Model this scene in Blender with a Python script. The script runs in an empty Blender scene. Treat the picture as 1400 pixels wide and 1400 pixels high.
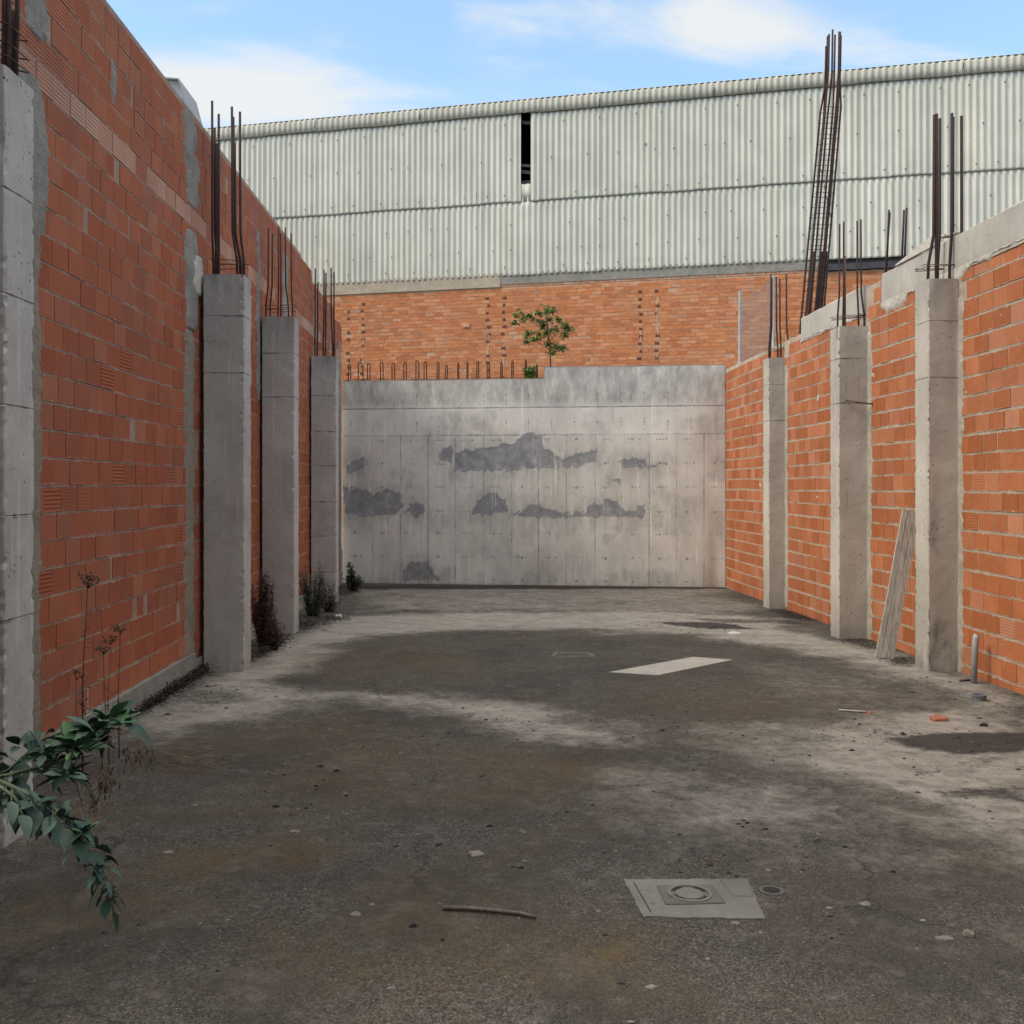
import bpy, math, random
import numpy as np
from mathutils import Vector, Matrix
R = math.radians
random.seed(7); rng = np.random.default_rng(11)
SC = bpy.context.scene
COL = SC.collection

# ------------------------------------------------------------------ camera, light, exposure
EYE = 1.6; F = 1400.0; VX, VY = 655.0, 665.0; SL = 0.0114      # the yard floor falls 1.1 % away from the camera
cam = bpy.data.cameras.new("camera"); co = bpy.data.objects.new("camera", cam); COL.objects.link(co)
co.location = (0, 0, EYE); co.rotation_euler = (R(90), 0, 0)
cam.sensor_width = 36; cam.lens = 36.0; cam.shift_x = (700-VX)/1400; cam.shift_y = (VY-700)/1400
cam.clip_start = 0.05; cam.clip_end = 3000
SC.camera = co

SUN_EL, SUN_AZ = 42.0, -103.0      # azimuth from +Y towards +X of where the sun stands (left, a bit behind the camera)
sl = bpy.data.lights.new("sun", 'SUN'); so = bpy.data.objects.new("sun", sl); COL.objects.link(so)
sl.energy = 1.2; sl.angle = R(22); sl.color = (1.0, 0.88, 0.70)
sd = Vector((math.sin(R(SUN_AZ))*math.cos(R(SUN_EL)), math.cos(R(SUN_AZ))*math.cos(R(SUN_EL)), math.sin(R(SUN_EL))))
so.rotation_euler = sd.to_track_quat('Z', 'Y').to_euler(); so.location = sd*60

W = bpy.data.worlds.new("World"); SC.world = W; W.use_nodes = True
nt = W.node_tree; nt.nodes.clear()
def wn(t, **k):
    n = nt.nodes.new(t)
    for a, b in k.items(): setattr(n, a, b)
    return n
def wmath(op, a, b=None, clamp=False):
    n = wn('ShaderNodeMath', operation=op); n.use_clamp = clamp
    for i, v in enumerate((a, b)):
        if v is None: continue
        if isinstance(v, (int, float)): n.inputs[i].default_value = v
        else: nt.links.new(v, n.inputs[i])
    return n.outputs[0]
sky = wn('ShaderNodeTexSky', sky_type='NISHITA', sun_disc=False)
sky.sun_elevation = R(SUN_EL); sky.sun_rotation = R(SUN_AZ); sky.air_density = 1.0; sky.dust_density = 0.6; sky.ozone_density = 1.6
tc = wn('ShaderNodeTexCoord'); sep = wn('ShaderNodeSeparateXYZ'); nt.links.new(tc.outputs['Generated'], sep.inputs[0])
zc = wmath('MAXIMUM', sep.outputs[2], 0.06)
cx = wmath('DIVIDE', sep.outputs[0], wmath('ADD', zc, .12)); cy = wmath('DIVIDE', sep.outputs[1], wmath('ADD', zc, .12))
cmb = wn('ShaderNodeCombineXYZ'); nt.links.new(cx, cmb.inputs[0]); nt.links.new(cy, cmb.inputs[1])
mp = wn('ShaderNodeMapping'); mp.inputs['Scale'].default_value = (0.8, 1.6, 1); mp.inputs['Rotation'].default_value = (0, 0, R(38)); mp.inputs['Location'].default_value = (0.35, 1.1, 0)
nt.links.new(cmb.outputs[0], mp.inputs[0])
nz = wn('ShaderNodeTexNoise'); nz.inputs['Scale'].default_value = 1.5; nz.inputs['Detail'].default_value = 12; nz.inputs['Roughness'].default_value = .58; nz.inputs['Distortion'].default_value = 1.5
nt.links.new(mp.outputs[0], nz.inputs['Vector'])
# banks of cloud standing in known directions
acc = None
def bank(px, py, w, h, amt):
    global acc
    dx, dz = (px-VX)/F, (VY-py)/F
    a = wmath('DIVIDE', sep.outputs[0], wmath('MAXIMUM', sep.outputs[1], .05)); b = wmath('DIVIDE', sep.outputs[2], wmath('MAXIMUM', sep.outputs[1], .05))
    u = wmath('DIVIDE', wmath('SUBTRACT', a, dx), w/F); v = wmath('DIVIDE', wmath('SUBTRACT', b, dz), h/F)
    r2 = wmath('ADD', wmath('MULTIPLY', u, u), wmath('MULTIPLY', v, v))
    g = wmath('MULTIPLY', wmath('EXPONENT', wmath('MULTIPLY', r2, -1.0)), amt)
    acc = g if acc is None else wmath('ADD', acc, g)
bank(300, 130, 260, 55, .38); bank(985, 30, 120, 60, .31); bank(760, 25, 150, 35, .15); bank(420, 75, 130, 30, .1); bank(1200, 70, 120, 25, .10)
bank(1330, 30, 120, 40, -.14); bank(560, 60, 90, 45, -.15); bank(300, 10, 70, 16, .12)
mr = wn('ShaderNodeMapRange', interpolation_type='SMOOTHSTEP'); mr.inputs[1].default_value = .45; mr.inputs[2].default_value = .84
nt.links.new(wmath('ADD', nz.outputs[0], acc), mr.inputs[0])
mx = wn('ShaderNodeMix', data_type='RGBA'); nt.links.new(mr.outputs[0], mx.inputs[0]); nt.links.new(sky.outputs[0], mx.inputs[6])
mx.inputs[7].default_value = (2.75, 2.85, 2.9, 1)
pre = wn('ShaderNodeMix', data_type='RGBA'); pre.inputs[0].default_value = .24; pre.inputs[7].default_value = (1.35, 2.35, 2.7, 1); nt.links.new(sky.outputs[0], pre.inputs[6]); nt.links.new(pre.outputs[2], mx.inputs[6])
# bright overcast added high overhead, out of view, to light the yard
hi = wn('ShaderNodeMapRange', interpolation_type='SMOOTHSTEP'); hi.inputs[1].default_value = .52; hi.inputs[2].default_value = .80; nt.links.new(sep.outputs[2], hi.inputs[0])
m3 = wn('ShaderNodeMix', data_type='RGBA'); nt.links.new(hi.outputs[0], m3.inputs[0]); nt.links.new(mx.outputs[2], m3.inputs[6]); m3.inputs[7].default_value = (6.8, 6.85, 6.75, 1)
bg = wn('ShaderNodeBackground'); bg.inputs[1].default_value = 0.135
nt.links.new(m3.outputs[2], bg.inputs[0]); ow = wn('ShaderNodeOutputWorld'); nt.links.new(bg.outputs[0], ow.inputs[0])
SC.view_settings.view_transform = 'Standard'; SC.view_settings.look = 'None'; SC.view_settings.gamma = 1
SC.view_settings.exposure = 1.20

# ------------------------------------------------------------------ measuring helpers
def P(px, py, D): return Vector(((px-VX)/F*D, D, EYE+(VY-py)/F*D))
def gz(y): return -SL*y
def G(px, py):
    D = EYE/((py-VY)/F-SL); return Vector(((px-VX)/F*D, D, gz(D)))

def _hash(ix, iy, seed):
    h = (ix.astype(np.int64)*374761393 + iy.astype(np.int64)*668265263 + seed*1442695041) & 0xffffffff
    h = ((h ^ (h >> 13))*1274126177) & 0xffffffff
    return ((h ^ (h >> 16)) & 0xffff)/65535.0
def vn(x, y, seed=0):
    x = np.asarray(x, float); y = np.asarray(y, float)
    ix, iy = np.floor(x), np.floor(y); fx, fy = x-ix, y-iy
    fx = fx*fx*(3-2*fx); fy = fy*fy*(3-2*fy)
    a = _hash(ix, iy, seed); b = _hash(ix+1, iy, seed); c = _hash(ix, iy+1, seed); d = _hash(ix+1, iy+1, seed)
    return (a*(1-fx)+b*fx)*(1-fy)+(c*(1-fx)+d*fx)*fy
def fbm(x, y, seed=0, o=4):
    s = 0; a = .5; t = 0
    for k in range(o):
        s = s+a*vn(np.asarray(x)*2**k+k*17.3, np.asarray(y)*2**k+k*9.1, seed+k); t += a; a *= .5
    return s/t
def sdf(px, py, poly):       # signed distance, positive inside
    px = np.asarray(px, float); py = np.asarray(py, float)
    d = np.full(px.shape, 1e9); ins = np.zeros(px.shape, bool); n = len(poly)
    for i in range(n):
        x0, y0 = poly[i]; x1, y1 = poly[(i+1) % n]; ex, ey = x1-x0, y1-y0
        t = np.clip(((px-x0)*ex+(py-y0)*ey)/(ex*ex+ey*ey+1e-12), 0, 1)
        d = np.minimum(d, np.hypot(px-x0-t*ex, py-y0-t*ey))
        c = ((y0 > py) != (y1 > py)) & (px < (ex)*(py-y0)/((ey) if abs(ey) > 1e-12 else 1e-12)+x0)
        ins ^= c
    return np.where(ins, d, -d)
def sstep(x, a, b):
    t = np.clip((x-a)/(b-a), 0, 1); return t*t*(3-2*t)

# ------------------------------------------------------------------ objects
def link(name, me, parent=None, mats=()):
    o = bpy.data.objects.new(name, me); COL.objects.link(o)
    for m in mats: me.materials.append(m)
    if parent: o.parent = parent
    return o
def tag(o, label=None, cat=None, group=None, kind=None):
    if label: o['label'] = label
    if cat: o['category'] = cat
    if group: o['group'] = group
    if kind: o['kind'] = kind
    return o
def empty(name, loc, label, cat, group=None):
    o = bpy.data.objects.new(name, None); COL.objects.link(o); o.location = loc
    o.empty_display_size = .1
    return tag(o, label, cat, group)
class MB:
    def __init__(s): s.v = []; s.f = []; s.mi = []; s.sm = []; s.col = []; s.uv = []
    def add(s, vs, fs, mi=0, smooth=False, col=(0, 0, 0), uv=None):
        b = len(s.v); s.v += [tuple(p) for p in vs]
        for k, f in enumerate(fs):
            s.f.append(tuple(i+b for i in f)); s.mi.append(mi); s.sm.append(smooth); s.col.append(col)
            s.uv.append(uv[k] if uv else [(0, 0)]*len(f))
    def box(s, a, b, M=None, **k):
        x0, y0, z0 = a; x1, y1, z1 = b
        vs = [Vector(p) for p in ((x0,y0,z0),(x1,y0,z0),(x1,y1,z0),(x0,y1,z0),(x0,y0,z1),(x1,y0,z1),(x1,y1,z1),(x0,y1,z1))]
        if M is not None: vs = [M @ p for p in vs]
        s.add(vs, [(0,3,2,1),(4,5,6,7),(0,1,5,4),(1,2,6,5),(2,3,7,6),(3,0,4,7)], **k)
    def tube(s, pts, r, n=6, smooth=True, r1=None, **k):
        pts = [Vector(p) for p in pts]; m = len(pts); vs = []; fs = []
        up = Vector((.3, .9, .2)).normalized()
        for i, p in enumerate(pts):
            t = (pts[min(i+1, m-1)]-pts[max(i-1, 0)]).normalized()
            a = t.cross(up); a = a.normalized() if a.length > 1e-4 else t.orthogonal().normalized()
            b = t.cross(a); rr = r if r1 is None else r+(r1-r)*i/(m-1)
            for j in range(n):
                an = 2*math.pi*j/n; vs.append(p+a*math.cos(an)*rr+b*math.sin(an)*rr)
        for i in range(m-1):
            for j in range(n):
                fs.append((i*n+j, i*n+(j+1) % n, (i+1)*n+(j+1) % n, (i+1)*n+j))
        fs.append(tuple(range(n-1, -1, -1))); fs.append(tuple(range((m-1)*n, m*n)))
        s.add(vs, fs, smooth=smooth, **k)
    def build(s, name, mats, parent=None, inv=True):
        me = bpy.data.meshes.new(name)
        vs = s.v
        if parent is not None and inv:
            L = parent.location+(parent.parent.location if parent.parent else Vector()); vs = [(p[0]-L[0], p[1]-L[1], p[2]-L[2]) for p in vs]
        me.from_pydata(vs, [], s.f); me.polygons.foreach_set('material_index', s.mi); me.polygons.foreach_set('use_smooth', s.sm)
        ca = me.attributes.new('bc', 'FLOAT_COLOR', 'CORNER'); uvl = me.uv_layers.new(name='UVMap')
        c = []; u = []
        for f, cc, uu in zip(s.f, s.col, s.uv):
            c += [(cc[0], cc[1], cc[2], 1)]*len(f); u += uu
        ca.data.foreach_set('color', np.array(c, np.float32).ravel()); uvl.data.foreach_set('uv', np.array(u, np.float32).ravel())
        me.update()
        if not isinstance(mats, (list, tuple)): mats = [mats]
        return link(name, me, parent, mats)
def gridmesh(name, V, mask, mat, parent=None, flip=False, extra=None, smooth=True):
    """V (n,m,3) grid of points, mask (n,m,3) stored as colour attribute 'mk'"""
    n, m, _ = V.shape; idx = np.arange(n*m).reshape(n, m)
    q = np.stack([idx[:-1, :-1], idx[1:, :-1], idx[1:, 1:], idx[:-1, 1:]], -1).reshape(-1, 4)
    if flip: q = q[:, ::-1]
    vs = V.reshape(-1, 3); mk = mask.reshape(-1, 3)
    if extra is not None:
        ev, ef = extra; b = len(vs); vs = np.vstack([vs, np.array(ev)]); mk = np.vstack([mk, np.zeros((len(ev), 3))])
        faces = q.tolist()+[tuple(i+b for i in f) for f in ef]
    else: faces = q.tolist()
    if parent is not None: vs = vs-np.array(parent.location)
    me = bpy.data.meshes.new(name); me.from_pydata(vs.tolist(), [], faces)
    sm = np.zeros(len(faces), bool); sm[:len(q)] = smooth; me.polygons.foreach_set('use_smooth', sm)
    ca = me.attributes.new('mk', 'FLOAT_COLOR', 'POINT')
    ca.data.foreach_set('color', np.hstack([mk, np.ones((len(mk), 1))]).astype(np.float32).ravel()); me.update()
    return link(name, me, parent, [mat])

# ------------------------------------------------------------------ materials
class N:
    def __init__(s, name):
        s.m = bpy.data.materials.new(name); s.m.use_nodes = True; s.t = s.m.node_tree; s.t.nodes.clear()
        s.out = s.t.nodes.new('ShaderNodeOutputMaterial'); s.b = s.t.nodes.new('ShaderNodeBsdfPrincipled'); s.t.links.new(s.b.outputs[0], s.out.inputs[0])
        s.b.inputs['Roughness'].default_value = .9; s.b.inputs['Specular IOR Level'].default_value = .25
        g = s.t.nodes.new('ShaderNodeNewGeometry'); s.pos = g.outputs['Position']
    def set(s, sock, v):
        if v is None: return
        if isinstance(v, (int, float)): sock.default_value = v
        elif isinstance(v, (tuple, list)): sock.default_value = tuple(v)+((1,) if len(v) == 3 and len(sock.default_value) == 4 else ())
        else: s.t.links.new(v, sock)
    def ma(s, op, a, b=None, c=None, clamp=False):
        n = s.t.nodes.new('ShaderNodeMath'); n.operation = op; n.use_clamp = clamp
        for i, v in enumerate((a, b, c)): s.set(n.inputs[i], v)
        return n.outputs[0]
    def mix(s, f, a, b, bt='MIX'):
        n = s.t.nodes.new('ShaderNodeMix'); n.data_type = 'RGBA'; n.blend_type = bt
        s.set(n.inputs[0], f); s.set(n.inputs[6], a); s.set(n.inputs[7], b); return n.outputs[2]
    def noise(s, sc, det=4, ro=.5, vec=None, stretch=None, dist=0, col=False):
        v = vec or s.pos
        if stretch:
            mpn = s.t.nodes.new('ShaderNodeMapping'); s.t.links.new(v, mpn.inputs[0]); mpn.inputs['Scale'].default_value = stretch; v = mpn.outputs[0]
        n = s.t.nodes.new('ShaderNodeTexNoise'); s.t.links.new(v, n.inputs['Vector'])
        n.inputs['Scale'].default_value = sc; n.inputs['Detail'].default_value = det; n.inputs['Roughness'].default_value = ro; n.inputs['Distortion'].default_value = dist
        return n.outputs[1 if col else 0]
    def vor(s, sc, feat='F1', out=0, rnd=1, vec=None):
        n = s.t.nodes.new('ShaderNodeTexVoronoi'); n.feature = feat; n.inputs['Scale'].default_value = sc; n.inputs['Randomness'].default_value = rnd
        s.t.links.new(vec or s.pos, n.inputs['Vector']); return n.outputs[out]
    def mr(s, v, a, b, c=0, d=1, smooth=True):
        n = s.t.nodes.new('ShaderNodeMapRange'); n.interpolation_type = 'SMOOTHSTEP' if smooth else 'LINEAR'
        s.set(n.inputs[0], v)
        for i, x in enumerate((a, b, c, d)): s.set(n.inputs[i+1], x)
        return n.outputs[0]
    def warp(s, a):
        nn = s.noise(3.5, 6, .7, col=True); m = s.t.nodes.new('ShaderNodeVectorMath'); m.operation = 'MULTIPLY_ADD'
        s.t.links.new(nn, m.inputs[0]); m.inputs[1].default_value = (a, a, a); s.t.links.new(s.pos, m.inputs[2]); return m.outputs[0]
    def attr(s, name):
        n = s.t.nodes.new('ShaderNodeAttribute'); n.attribute_name = name
        x = s.t.nodes.new('ShaderNodeSeparateColor'); s.t.links.new(n.outputs['Color'], x.inputs[0]); return x.outputs
    def bump(s, h, dist, st=1, prev=None):
        n = s.t.nodes.new('ShaderNodeBump'); n.inputs['Strength'].default_value = st; n.inputs['Distance'].default_value = dist
        s.t.links.new(h, n.inputs['Height'])
        if prev is not None: s.t.links.new(prev, n.inputs['Normal'])
        return n.outputs[0]
    def fin(s, col, normal=None, rough=None, metal=None):
        s.set(s.b.inputs['Base Color'], col)
        if normal is not None: s.t.links.new(normal, s.b.inputs['Normal'])
        if rough is not None: s.set(s.b.inputs['Roughness'], rough)
        if metal is not None: s.set(s.b.inputs['Metallic'], metal)
        return s.m
def scalec(c, k): return tuple(x*k for x in c)

def concrete(name, base, alt, dark=(.09, .09, .095), holes=1.0, patch=None, grain=1.0):
    n = N(name); mk = n.attr('mk')
    big = n.mr(n.noise(1.3, 5, .6), .3, .7); c = n.mix(big, base, alt)
    st = n.mr(n.noise(3.0, 5, .65, stretch=(1, 1, .22)), .35, .8); c = n.mix(n.ma('MULTIPLY', st, .35), c, scalec(base, .62))
    bl = n.mr(n.noise(9, 5, .7), .5, .85); c = n.mix(n.ma('MULTIPLY', bl, .25), c, scalec(alt, 1.3))
    fine = n.noise(160, 3, .7); c = n.mix(n.mr(fine, .25, .75, .12*grain, -.02), c, scalec(base, .45))
    # masked patch / joints / grime
    pn = n.ma('ADD', mk[0], n.ma('MULTIPLY', n.ma('SUBTRACT', n.noise(13, 8, .75), .5), .8)); pm = n.mr(pn, .36, .60)
    pc = n.mix(n.mr(n.noise(7, 9, .8), .35, .68), scalec(patch or dark, .66), scalec(patch or dark, 1.45))
    c = n.mix(n.ma('MULTIPLY', pm, n.ma('ADD', .85, 0)), c, pc)
    gm = n.ma('MULTIPLY', mk[1], n.mr(n.noise(6, 6, .75, stretch=(1, 1, .35)), .25, .7)); c = n.mix(n.ma('MULTIPLY', gm, .85), c, dark)
    c = n.mix(n.ma('MULTIPLY', mk[2], .55), c, (.30, .17, .10))
    dr = n.mr(n.noise(7, 4, .6, stretch=(2.2, 2.2, .12)), .60, .72); c = n.mix(n.ma('MULTIPLY', dr, .38), c, scalec(alt, 1.25))
    dr2 = n.mr(n.noise(9, 4, .6, stretch=(2.0, 2.0, .10)), .64, .74); c = n.mix(n.ma('MULTIPLY', dr2, .45), c, scalec(base, .5))
    # bug holes
    vz = n.vor(26); hole = n.ma('MULTIPLY', n.mr(n.ma('ADD', vz, n.ma('MULTIPLY', n.noise(70, 3), .12)), .17, .23, 1, 0), n.mr(n.noise(3.5, 3), .50, .58))
    vz2 = n.vor(90); hole2 = n.ma('MULTIPLY', n.mr(vz2, .12, .2, 1, 0), n.mr(n.noise(8, 3), .5, .6))
    hh = n.ma('MULTIPLY', n.ma('MAXIMUM', hole, n.ma('MULTIPLY', hole2, .8)), holes, clamp=True)
    c = n.mix(n.ma('MULTIPLY', hh, .85), c, (.05, .045, .045))
    b = n.bump(n.noise(45, 6, .7), .004, .6); b = n.bump(n.ma('ADD', hh, n.ma('MULTIPLY', pm, -.35)), -.006, .9, b)
    b = n.bump(fine, .0012, .6, b)
    return n.fin(c, b, .92)
def brickmat(name, cols, mortar, H, rib=.5, smear=.5, grime=(.16, .10, .085), gam=.3):
    n = N(name); a = n.attr('bc'); uvn = n.t.nodes.new('ShaderNodeUVMap'); uvn.uv_map = 'UVMap'
    sp = n.t.nodes.new('ShaderNodeSeparateXYZ'); n.t.links.new(uvn.outputs[0], sp.inputs[0]); u, v = sp.outputs[0], sp.outputs[1]
    r = n.t.nodes.new('ShaderNodeValToRGB'); n.t.links.new(a[0], r.inputs[0])
    els = r.color_ramp.elements; els[0].color = cols[0]+(1,); els[1].color = cols[-1]+(1,)
    for i, cc in enumerate(cols[1:-1]): e = els.new((i+1)/(len(cols)-1)); e.color = cc+(1,)
    c = r.outputs[0]
    # blotchy firing colour, pale bloom
    c = n.mix(n.mr(n.noise(5, 5, .6), .3, .75, 0, .35), c, scalec(cols[1], .62))
    c = n.mix(n.mr(n.noise(22, 5, .7), .45, .8, 0, .3), c, scalec(cols[-1], 1.35))
    c = n.mix(n.mr(n.noise(120, 3, .7), .3, .7, .18, 0), c, scalec(cols[0], .5))
    # grooves running along the brick
    fr = n.ma('SINE', n.ma('MULTIPLY', v, 2*math.pi*17)); wide = n.ma('SINE', n.ma('MULTIPLY', v, 2*math.pi*6))
    isw = n.mr(a[1], .55, .6); gr = n.ma('ADD', n.ma('MULTIPLY', fr, n.ma('SUBTRACT', 1, isw)), n.ma('MULTIPLY', wide, isw))
    amt = n.mr(a[1], .2, .6, .2, 1)
    c = n.mix(n.ma('MULTIPLY', n.ma('MULTIPLY', n.mr(gr, -1, .2, 1, 0), amt), .32*rib*2), c, scalec(cols[0], .5))
    c = n.mix(n.ma('MULTIPLY', a[2], .8), c, (.50, .33, .25))
    c = n.mix(n.mr(n.noise(1.1, 4, .6), .42, .72, 0, gam), c, grime)
    # mortar squeezed over the edges of the joints
    ed = n.ma('MULTIPLY', n.ma('MINIMUM', v, n.ma('SUBTRACT', 1, v)), H)
    lim = n.ma('MULTIPLY', n.mr(n.noise(14, 6, .75), .42, .85), .055*smear)
    mm = n.mr(n.ma('SUBTRACT', lim, ed), -.001, .004)
    blot = n.mr(n.noise(7, 7, .75), .68, .74, 0, smear)
    mm = n.ma('MAXIMUM', mm, n.ma('MULTIPLY', blot, .8))
    c = n.mix(n.ma('MULTIPLY', mm, .8), c, mortar)
    gg = n.ma('MULTIPLY', n.mr(n.noise(26, 7, .8), .66, .70), n.mr(n.noise(2.5, 3), .5, .6)); c = n.mix(n.ma('MULTIPLY', gg, .75), c, scalec(cols[0], .28))
    b = n.bump(n.ma('MULTIPLY', gr, amt), .0022*rib, .8); b = n.bump(n.noise(60, 5, .7), .003, .6, b); b = n.bump(mm, .004, .6, b)
    return n.fin(c, b, .93)
def mortarmat(name, c0, c1):
    n = N(name); c = n.mix(n.mr(n.noise(6, 6, .65), .3, .7), c0, c1); c = n.mix(n.mr(n.noise(80, 3, .7), .3, .7, .2, 0), c, scalec(c0, .5))
    c = n.mix(n.mr(n.noise(2.2, 4, .6), .5, .7, 0, .4), c, scalec(c0, .6))
    c = n.mix(n.mr(n.noise(18, 7, .8), .50, .72, 0, .45), c, scalec(c0, .55)); b = n.bump(n.noise(70, 6, .75), .010, 1.0); b = n.bump(n.noise(14, 6, .75), .02, .9, b); return n.fin(c, b, .95)
def simple(name, c0, c1=None, sc=20, rough=.8, bump=.002, metal=0, stretch=None):
    n = N(name); c1 = c1 or scalec(c0, .6)
    c = n.mix(n.mr(n.noise(sc, 5, .65, stretch=stretch), .3, .7), c0, c1)
    b = n.bump(n.noise(sc*3, 4, .7, stretch=stretch), bump, .7); return n.fin(c, b, rough, metal)

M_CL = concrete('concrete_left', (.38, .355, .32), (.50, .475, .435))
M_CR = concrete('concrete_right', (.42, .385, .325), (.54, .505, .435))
M_BACK = concrete('concrete_back', (.63, .60, .53), (.78, .75, .665), patch=(.27, .28, .295), dark=(.15, .145, .14), holes=.7)
M_BEAM = concrete('concrete_beam', (.36, .335, .285), (.48, .45, .39), holes=.7)
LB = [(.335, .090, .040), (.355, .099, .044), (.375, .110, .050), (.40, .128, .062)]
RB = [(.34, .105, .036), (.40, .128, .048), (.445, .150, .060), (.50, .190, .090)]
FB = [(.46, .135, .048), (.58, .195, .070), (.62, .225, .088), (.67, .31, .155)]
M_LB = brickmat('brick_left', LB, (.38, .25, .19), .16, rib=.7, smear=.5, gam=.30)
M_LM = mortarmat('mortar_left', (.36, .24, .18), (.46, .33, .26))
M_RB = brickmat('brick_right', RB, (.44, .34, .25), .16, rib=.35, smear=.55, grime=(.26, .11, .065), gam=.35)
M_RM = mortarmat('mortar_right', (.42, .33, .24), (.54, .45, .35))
M_FB = brickmat('brick_far', FB, (.60, .42, .29), .085, rib=.1, smear=.35, grime=(.36, .18, .11), gam=.35)
M_FM = mortarmat('mortar_far', (.52, .30, .18), (.64, .42, .28))
M_PATCHL = mortarmat('mortar_patch', (.27, .235, .175), (.35, .30, .235))
M_PATCHG = mortarmat('mortar_patch_grey', (.25, .235, .205), (.345, .325, .285))
M_STRIP = mortarmat('mortar_strip', (.40, .365, .30), (.54, .50, .43))
M_PATCHR = mortarmat('mortar_patch_pale', (.50, .46, .38), (.66, .62, .54))
M_STEEL = simple('rebar_steel', (.030, .020, .022), (.065, .034, .028), 40, .85, .001)
M_RUST = simple('rebar_rust', (.10, .045, .028), (.05, .028, .022), 30, .9, .001)
M_STEEL2 = simple('rebar_steel_dusty', (.16, .11, .085), (.085, .045, .035), 30, .9, .001)

# ------------------------------------------------------------------ ground
def ground():
    xs = np.concatenate([[-600, -150, -40, -14, -8, -5, -3.6], np.arange(-2.9, 5.0, .035), [5.6, 7, 10, 18, 50, 160, 600]])
    ys = [-600, -150, -40, -12, -5, -1, 1, 2]
    y = 2.6
    while y < 20.2: ys.append(y); y += .02+.0036*y*.9
    ys += [21, 24, 30, 40, 80, 200, 800]; ys = np.array(ys)
    X, Y = np.meshgrid(xs, ys, indexing='ij')
    wx = X+.9*(fbm(X*1.1, Y*.9, 3)-.5)+.35*(fbm(X*5, Y*4, 8)-.5); wy = Y+1.1*(fbm(X*.9, Y*1.1, 5)-.5)+.4*(fbm(X*4, Y*5, 9)-.5)
    def poly(pts, soft, amt=1.0, X_=wx, Y_=wy):
        w = [(G(a, b).x, G(a, b).y) for a, b in pts]; d = sdf(X_, Y_, w); return amt*sstep(d, -soft, soft)
    dust = np.zeros_like(X); dark = np.zeros_like(X); moss = np.zeros_like(X)
    def mxx(a, b): return np.maximum(a, b)
    dust = mxx(dust, poly([(338,905),(400,872),(470,842),(600,840),(760,838),(960,836),(1080,850),(1180,882),(1250,905),(1330,930),(1400,960),(1380,985),(1290,945),(1200,922),(1130,905),(1060,886),(960,868),(800,862),(640,860),(540,866),(470,882),(425,905),(400,930),(450,944),(560,944),(640,955),(720,962),(790,980),(862,998),(850,1010),(760,1014),(680,1006),(610,985),(540,966),(470,962),(400,968),(330,985),(250,1015),(160,1030),(170,990),(270,925)], .48, .95))
    dust = mxx(dust, poly([(950,1008),(1060,1000),(1150,990),(1230,972),(1330,962),(1420,985),(1560,1060),(1600,1200),(1450,1180),(1330,1150),(1230,1110),(1120,1070),(1020,1035)], .6, .9))
    dust = mxx(dust, poly([(480,806),(700,803),(990,805),(1050,836),(1000,842),(700,838),(480,838)], .5, .62))
    dust = mxx(dust, poly([(820,1050),(960,1035),(1100,1070),(1180,1120),(1180,1150),(1050,1165),(900,1130)], .7, .68))
    dust = mxx(dust, poly([(1000,905),(1150,915),(1330,945),(1400,985),(1150,985),(1040,945)], .6, .40))
    dust = mxx(dust, poly([(0,1170),(60,1130),(110,1120),(60,1170)], .2, .45))
    dust = mxx(dust, poly([(760,1215),(840,1190),(1060,1190),(1110,1230),(1080,1265),(860,1265)], .25, .25))
    dust = mxx(dust, .55*sstep(fbm(X*.8, Y*.8, 31), .60, .78)*(Y < 8.5))
    for pts, s, a in (([(225,962),(245,945),(300,940),(352,945),(345,960),(290,966)], .12, .6),  # first patch paints the shadow spot by the left wall
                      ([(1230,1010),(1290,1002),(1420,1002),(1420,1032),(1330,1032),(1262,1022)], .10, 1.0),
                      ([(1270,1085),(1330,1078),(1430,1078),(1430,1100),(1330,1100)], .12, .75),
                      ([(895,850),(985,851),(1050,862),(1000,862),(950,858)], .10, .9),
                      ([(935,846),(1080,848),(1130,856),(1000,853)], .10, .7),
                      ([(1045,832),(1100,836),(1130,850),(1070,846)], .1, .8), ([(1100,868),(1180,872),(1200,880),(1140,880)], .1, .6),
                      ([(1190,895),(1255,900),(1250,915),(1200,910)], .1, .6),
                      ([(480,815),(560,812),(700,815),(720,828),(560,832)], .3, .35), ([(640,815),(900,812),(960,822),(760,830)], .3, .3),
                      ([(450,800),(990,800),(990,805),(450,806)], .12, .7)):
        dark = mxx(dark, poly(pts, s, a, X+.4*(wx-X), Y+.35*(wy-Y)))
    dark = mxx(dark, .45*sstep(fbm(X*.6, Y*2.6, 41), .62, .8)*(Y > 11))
    for pts in ():
        pass
    for a, b, rr, am in ((690,1062,.5,.7),(430,1000,.5,.5),(290,1178,.28,1),(420,1168,.2,.9),(800,1300,.22,.9),(580,903,.35,.8),(1010,965,.9,.5),(500,1045,.7,.5),(560,1270,.3,.5),(150,1240,.4,.6),(700,1280,.3,.5),(780,1055,.4,.8),(450,1325,.2,.8),(90,1120,.3,.5),(1150,960,.6,.4),(450,905,.8,.5)):
        c = G(a, b); moss = mxx(moss, am*np.exp(-(((wx-c.x)/rr)**2+((wy-c.y)/(rr*1.1))**2)))
    Z = -SL*Y+.006*(fbm(X*1.2, Y*1.2, 77)-.5)*((Y > 2) & (Y < 20))
    n = N('ground_concrete'); mk = n.attr('mk')
    nz1 = n.noise(2.4, 9, .75, dist=.6); nz2 = n.noise(11, 9, .85)
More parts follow.
